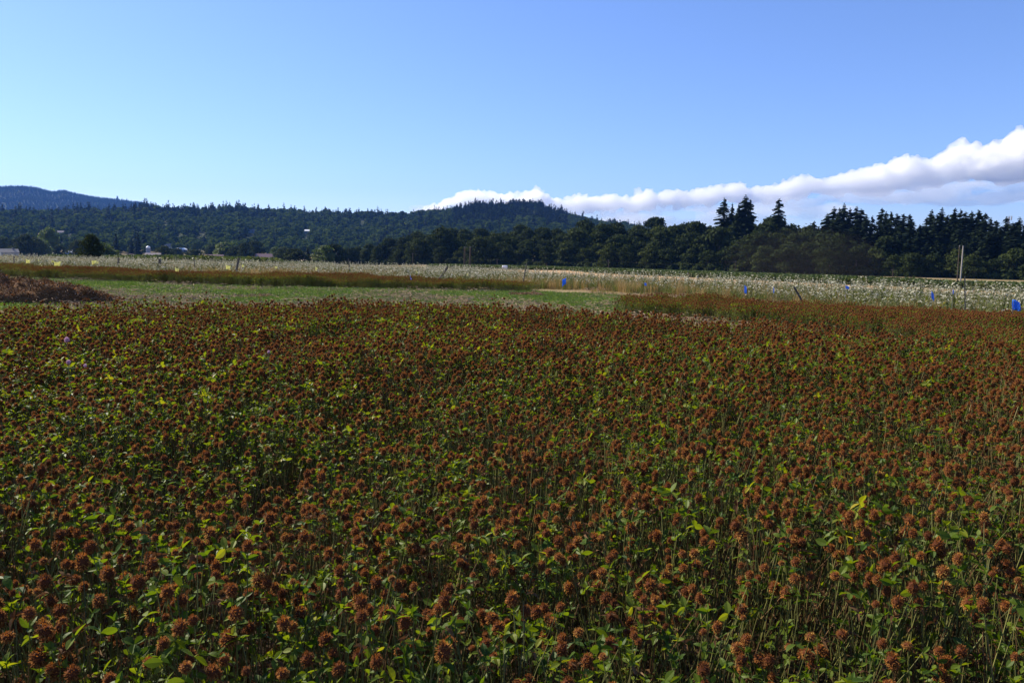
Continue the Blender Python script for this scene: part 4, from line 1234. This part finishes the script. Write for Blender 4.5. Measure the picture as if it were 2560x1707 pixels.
flag(2385, 730, 23.5, 5, 10, 'blue', 'small dark blue flag at the foot of the tall poles', .8)
flag(2543, 764, 20, 17, 23, 'blue', 'largest bright blue flag at the right edge', .25, .05)

M['post_wood'] = plain_mat('weathered_post', (0.10, 0.085, 0.07), (0.17, 0.15, 0.13), 8, 0.9, .15, bump=.4, stretch=(1, 1, .15))
M['post_dark'] = plain_mat('dark_steel_post', (0.035, 0.037, 0.032), (0.05, 0.05, 0.045), 8, 0.7, .3)
M['post_blue'] = plain_mat('grey_blue_post', (0.20, 0.22, 0.27), (0.15, 0.17, 0.21), 8, 0.7, .3)
M['pole_pale'] = plain_mat('pale_pole', (0.42, 0.38, 0.33), (0.34, 0.31, 0.27), 5, 0.8, .2, stretch=(1, 1, .1))
M['pole_dark'] = plain_mat('dark_pole', (0.075, 0.055, 0.042), (0.10, 0.08, 0.06), 5, 0.85, .2, stretch=(1, 1, .1))
M['insul'] = plain_mat('insulator', (0.5, 0.5, 0.5), None, 5, 0.3, .5)
def post(px0, py0, px1, py1, d, r, m, label, steel=False):
    r *= .8
    a, b_ = at(px0, py0, d), at(px1, py1, d)
    z0 = T(a[0], a[1])
    dirv = (b_ - a) / np.linalg.norm(b_ - a)
    base = a - dirv * max(0, (a[2] - z0 + .1) / max(dirv[2], .3))
    t = thing('fence_post', label, 'post', base, 0, 'fence posts around the meadow')
    b = MB()
    rel = b_ - base
    if steel:
        b.tube([(0, 0, 0), rel], r, 4, 0, .5)
        sv = np.cross(unit(rel), [0, 1, 0]); b.tube([np.array(rel) * .02 + [0, r * 1.4, 0], np.array(rel) * .98 + [0, r * 1.4, 0]], r * .55, 4, 0, .5)
    else:
        b.tube([(0, 0, 0), rel * .5, rel * .97, rel], [r * 1.05, r, r * .97, r * .8], 9, 0, .5)
    obj('shaft', b.mesh('shaft', [m]), t)
    c = MB()
    for k in (.45, .7, .92):
        c.tube([rel * k, rel * (k + .006)], r * 1.12 if not steel else r * 1.5, 7, 0, .5)
    obj('wire_tie', c.mesh('wire_tie', ['wire']), t)
post(296, 665, 297, 643, 58, .085, 'post_wood', 'upright dark wooden post in the white flowers left of the silo')
post(395, 672, 399, 645, 54, .085, 'post_wood', 'wooden post leaning right below the grey-roofed barn')
post(402, 670, 402, 650, 56, .03, 'post_dark', 'thin stake beside the post below the grey-roofed barn', True)
post(487, 676, 485, 641, 50, .03, 'post_dark', 'thin tall stake left of the red-roofed barn', True)
post(591, 677, 597, 644, 48, .08, 'post_wood', 'wooden post leaning right beside the square yellow flag')
post(474, 694, 474, 680, 40, .075, 'post_blue', 'short blue-grey post at the front of the left clover strip')
post(35, 656, 35, 641, 62, .05, 'post_wood', 'thin post in the white flowers below the grey house')
post(874, 675, 871, 647, 47, .035, 'post_dark', 'black steel post standing at the left tip of the wood', True)
post(1099, 697, 1119, 667, 43, .085, 'post_wood', 'grey wooden post slanting strongly to the right')
post(1308, 704, 1317, 658, 40, .035, 'post_dark', 'tall black steel post leaning right at the end of the left strip', True)
post(1998, 740, 1985, 717, 27.5, .042, 'post_dark', 'black wooden stake slanting to the left')
post(2413, 763, 2412, 690, 23.2, .018, 'post_dark', 'tall thin black steel post in front of the two poles', True)
post(1722, 692, 1722, 681, 60, .03, 'post_wood', 'thin low stake in the white flowers under the wood', True)

def pole(px0, py0, px1, py1, d, r, m, label, arm=False):
    a, b_ = at(px0, py0, d), at(px1, py1, d)
    z0 = T(a[0], a[1]) - .2
    t = thing('utility_pole', label, 'pole', (a[0], a[1], z0), 0, 'wooden poles in front of the wood')
    rel = b_ - np.array([a[0], a[1], z0])
    b = MB(); b.tube([(0, 0, 0), rel * .5, rel], [r * 1.15, r, r * .8], 9, 0, .5); obj('shaft', b.mesh('shaft', [m]), t)
    c = MB(); c.tube([rel * .985, rel * 1.012], r * .95, 9, 0, .5); obj('pole_cap', c.mesh('pole_cap', ['wire']), t)
    if arm:
        c = MB(); c.box((rel[0] - .45, rel[1] - .05, rel[2] * .94), (rel[0] + .45, rel[1] + .05, rel[2] * .94 + .08)); x = obj('crossarm', c.mesh('crossarm', [m]), t)
        for s in (-.38, .38):
            c = MB(); c.tube([(rel[0] + s, rel[1], rel[2] * .94 + .08), (rel[0] + s, rel[1], rel[2] * .94 + .2)], .035, 7); obj('insulator', c.mesh('insulator', ['post_dark']), x)
    return np.array([a[0], a[1], z0]) + rel
pole(2392, 718, 2399, 615, 82, .05, 'pole_dark', 'tall dark pole on the left of the pair near the right edge')
pole(2400, 714, 2408, 615, 84, .06, 'pole_pale', 'tall pale pole on the right of the pair near the right edge')
pole(1161, 676, 1162, 618, 150, .16, 'pole_dark', 'left one of two thin poles in the middle of the picture')
pole(1174, 676, 1176, 618, 150, .16, 'pole_dark', 'right one of two thin poles in the middle of the picture')
w1 = pole(1032, 662, 1032, 634, 300, .11, 'pole_dark', 'short pole against the wood left of the slanting grey post', True)
w2 = pole(1243, 668, 1243, 648, 290, .11, 'pole_dark', 'short pole against the wood right of the two thin poles', True)
w3 = pole(1521, 674, 1522, 650, 270, .11, 'pole_dark', 'short pole against the wood above the faint blue flag', True)
w4 = pole(1837, 684, 1839, 654, 240, .09, 'pole_dark', 'short pole standing below the cluster of tall conifers', True)
w5 = pole(2231, 704, 2232, 674, 215, .09, 'pole_dark', 'short pole against the wood left of the tall pole pair', True)
names = ['left', 'second', 'third', 'right']
for i, (a, b_) in enumerate([(w1, w2), (w2, w3), (w3, w4), (w4, w5)]):
    c = MB()
    pts = []
    for k in range(13):
        u = k / 12
        q = a * (1 - u) + b_ * u
        q = q - a; q[2] -= 1.1 * 4 * u * (1 - u)
        pts.append(q)
    c.tube(pts, .007, 4, 0, .5)
    o = obj('overhead_wire', c.mesh('overhead_wire', ['post_dark']), None, a)
    tag(o, '%s span of thin overhead wire strung between the short poles' % names[i], 'wire', 'overhead wires')

# antenna mast behind the conifers at the right
p = at(2519, 600, 520); z0 = T(p[0], p[1]); tp = at(2519, 540, 520)
t = thing('antenna_mast', 'antenna mast with panels rising behind the conifers at the right edge', 'mast', (p[0], p[1], z0))
H = tp[2] - z0
M['mast'] = plain_mat('grey_mast', (0.38, 0.40, 0.45), None, 3, 0.5, .4, .3)
b = MB()
for k in range(3):
    a = k * 2.094
    b.tube([(.7 * math.cos(a), .7 * math.sin(a), 0), (.28 * math.cos(a), .28 * math.sin(a), H)], .09, 5)
obj('mast_leg', b.mesh('mast_leg', ['mast']), t)
for k in range(12):
    c = MB(); z1, z2 = H * k / 12, H * (k + 1) / 12
    r1, r2 = .7 - .42 * k / 12, .7 - .42 * (k + 1) / 12
    for j in range(3):
        a, a2 = j * 2.094, (j + 1) * 2.094
        c.tube([(r1 * math.cos(a), r1 * math.sin(a), z1), (r2 * math.cos(a2), r2 * math.sin(a2), z2)], .05, 4)
    obj('brace', c.mesh('brace', ['mast']), t)
for k in range(5):
    a = k * 1.2566
    c = MB(); c.box((-.22, -.15, -1.1), (.22, .15, 1.1)); o = obj('antenna_panel', c.mesh('antenna_panel', ['mast']), t, (1.3 * math.cos(a), 1.3 * math.sin(a), H - 1.2 - .8 * (k % 2)))
    o.rotation_euler = (0, 0, a + 1.57)
    c = MB(); c.tube([(.2 * math.cos(a), .2 * math.sin(a), H - 1.6), (1.3 * math.cos(a), 1.3 * math.sin(a), H - 1.6)], .07, 5); obj('bracket', c.mesh('bracket', ['mast']), t)

# pale wrapped bale at the edge of the crop strip
p = at(1262, 668, 150); z0 = T(p[0], p[1])
zt = at(1262, 663, 150)[2] - z0
t = thing('bale', 'small rounded white bale on the green strip right of the thin poles', 'bale', (p[0], p[1], z0))
M['wrap'] = plain_mat('white_bale_wrap', (0.62, 0.64, 0.68), (0.52, 0.54, 0.6), 5, 0.45, .4)
b = MB(); rr_ = .42
b.tube([(-.50, 0, rr_), (-.40, 0, rr_), (.40, 0, rr_), (.50, 0, rr_)], [rr_ * .86, rr_, rr_, rr_ * .86], 18); obj('wrapped_roll', b.mesh('wrapped_roll', ['wrap'], True), t)
b = MB(); b.tube([(-.06, 0, rr_), (.06, 0, rr_)], rr_ * 1.02, 18); obj('strap', b.mesh('strap', ['wrap']), t)

# ------------------------------------------------------------------ clouds beyond the hills
CT = [(1000, 522), (1090, 508), (1150, 478), (1200, 474), (1290, 482), (1340, 474), (1400, 500), (1450, 487), (1550, 482), (1680, 472), (1800, 452), (1900, 457), (2000, 447), (2050, 449), (2140, 427),
      (2230, 404), (2300, 400), (2370, 387), (2430, 350), (2500, 358), (2560, 348), (2700, 330), (2900, 350), (3200, 390)]
CB = [(1000, 530), (1090, 540), (1400, 550), (1700, 532), (1900, 528), (2100, 508), (2300, 488), (2560, 462), (2900, 455), (3200, 440)]
ctx, cty = np.array(CT).T; cbx, cby = np.array(CB).T
DC = 13000.0
cb = MB()
def puff(p, rad):
    cb.add(ICO_V * rad * np.array([1.1, .65, .92]) + p, ICO_F)
px = 1072.0
while px < 3190:
    yt, yb = np.interp(px, ctx, cty), np.interp(px, cbx, cby)
    yt += (float(vnoise(px, 0, 38, 71)) - .55) * 34 * min(1, (px - 1000) / 400)
    yb = yt + (yb - yt) * (.72 + .4 * float(vnoise(px, 0, 70, 77)))
    th = (yb - yt) * DC / F
    for k in range(4):
        rad = max(50, min(th * .42, rng.uniform(.14, .40) * th))
        u = rng.random() ** 1.3 if k else 0.0
        yc = yt + (rad * 1.12) * F / DC + u * max(0, (yb - yt) - 2.1 * rad * F / DC)
        p = at(px + rng.uniform(-10, 10), yc, DC + rng.uniform(-130, 130))
        puff(p, rad)
        for q in range(7):                      # smaller puffs budding from its upper side and its front
            d_ = unit(rng.normal(0, 1, 3)); d_[2] = abs(d_[2]) * .9 + .05; d_[1] = -abs(d_[1])
            r2 = rad * rng.uniform(.22, .42)
            c2 = p + unit(d_) * rad * rng.uniform(.72, .95)
            puff(c2, r2)
            for w_ in range(2):
                d3 = unit(rng.normal(0, 1, 3)); d3[2] = abs(d3[2])
                puff(c2 + d3 * r2 * .85, r2 * rng.uniform(.3, .5))
    px += rng.uniform(11, 20)
cm = cb.mesh('cloud', [])
m, n, l = mat('cloud_vapour')
out = n.new('ShaderNodeOutputMaterial'); pv = n.new('ShaderNodeVolumePrincipled')
pv.inputs['Color'].default_value = (0.999, 0.999, 1.0, 1); pv.inputs['Density'].default_value = 0.014; pv.inputs['Anisotropy'].default_value = 0.6
l.new(pv.outputs[0], out.inputs['Volume'])
cm.materials.append(m)
co = obj('cloud', cm)
md = co.modifiers.new('union', 'REMESH'); md.mode = 'VOXEL'; md.voxel_size = 22; md.use_smooth_shade = True
for nm, sz, st in (('billow', 300, 50), ('puff', 120, 70), ('wisp', 50, 34)):
    tx = bpy.data.textures.new(nm, 'CLOUDS'); tx.noise_scale = sz; tx.noise_depth = 2
    dm = co.modifiers.new(nm, 'DISPLACE'); dm.texture = tx; dm.strength = st; dm.mid_level = .5; dm.texture_coords = 'GLOBAL'
# thin ragged vapour trailing below the bank
vb = MB()
px = 1050.0
while px < 3200:
    yb = np.interp(px, cbx, cby)
    for k in range(2):
        rad = rng.uniform(110, 330)
        p = at(px + rng.uniform(-20, 20), yb + rng.uniform(-16, 40), DC + rng.uniform(-500, 500))
        vb.add(ICO_V * rad * np.array([1.9, 1.5, .30]) + p, ICO_F)
    px += rng.uniform(20, 46)
vm_ = vb.mesh('cloud', [])
m2, n, l = mat('thin_vapour')
out = n.new('ShaderNodeOutputMaterial'); pv = n.new('ShaderNodeVolumePrincipled')
pv.inputs['Color'].default_value = (0.999, 0.999, 1.0, 1); pv.inputs['Density'].default_value = 0.0011
l.new(pv.outputs[0], out.inputs['Volume'])
vm_.materials.append(m2)
vo = obj('cloud', vm_)
md = vo.modifiers.new('union', 'REMESH'); md.mode = 'VOXEL'; md.voxel_size = 32; md.use_smooth_shade = True
for nm, sz, st in (('billow', 300, 120), ('puff', 110, 70)):
    dm = vo.modifiers.new(nm, 'DISPLACE'); dm.texture = bpy.data.textures[nm]; dm.strength = st; dm.mid_level = .5; dm.texture_coords = 'GLOBAL'
tag(vo, 'thin ragged veil of cloud hanging below the white bank', 'cloud', kind='stuff')
tag(co, 'long bank of white cumulus cloud rising to the right above the wood', 'cloud', kind='stuff')

# ------------------------------------------------------------------ haze and dust
m, n, l = mat('haze_air')
out = n.new('ShaderNodeOutputMaterial'); pv = n.new('ShaderNodeVolumePrincipled')
pv.inputs['Color'].default_value = (0.14, 0.36, 1.0, 1); pv.inputs['Density'].default_value = 4.8e-5; pv.inputs['Anisotropy'].default_value = 0.1
l.new(pv.outputs[0], out.inputs['Volume'])
b = MB(); b.box((-7600, -7600, -12), (7600, 7600, 640))
o = obj('haze', b.mesh('haze', [m])); tag(o, 'thin blue haze filling the air over the valley', 'haze', kind='stuff')
m, n, l = mat('dust_air')
out = n.new('ShaderNodeOutputMaterial'); pv = n.new('ShaderNodeVolumePrincipled')
pv.inputs['Color'].default_value = (0.9, 0.75, 0.62, 1); pv.inputs['Density'].default_value = 0.8e-3; pv.inputs['Anisotropy'].default_value = 0.3
l.new(pv.outputs[0], out.inputs['Volume'])
b = MB()
c = gnd(2010, 262)
d_ = fib(160)
# a low drifting plume: hull of an ellipsoid
bm_pts = d_ * np.array([26, 8, 11]) + c + np.array([0, 0, 4])
import bmesh
bm = bmesh.new()
for q in bm_pts: bm.verts.new(q)
bmesh.ops.convex_hull(bm, input=bm.verts)
me = bpy.data.meshes.new('dust'); bm.to_mesh(me); bm.free(); me.materials.append(m)
o = obj('dust', me); tag(o, 'faint brown dust drifting in front of the wood', 'dust', kind='stuff')
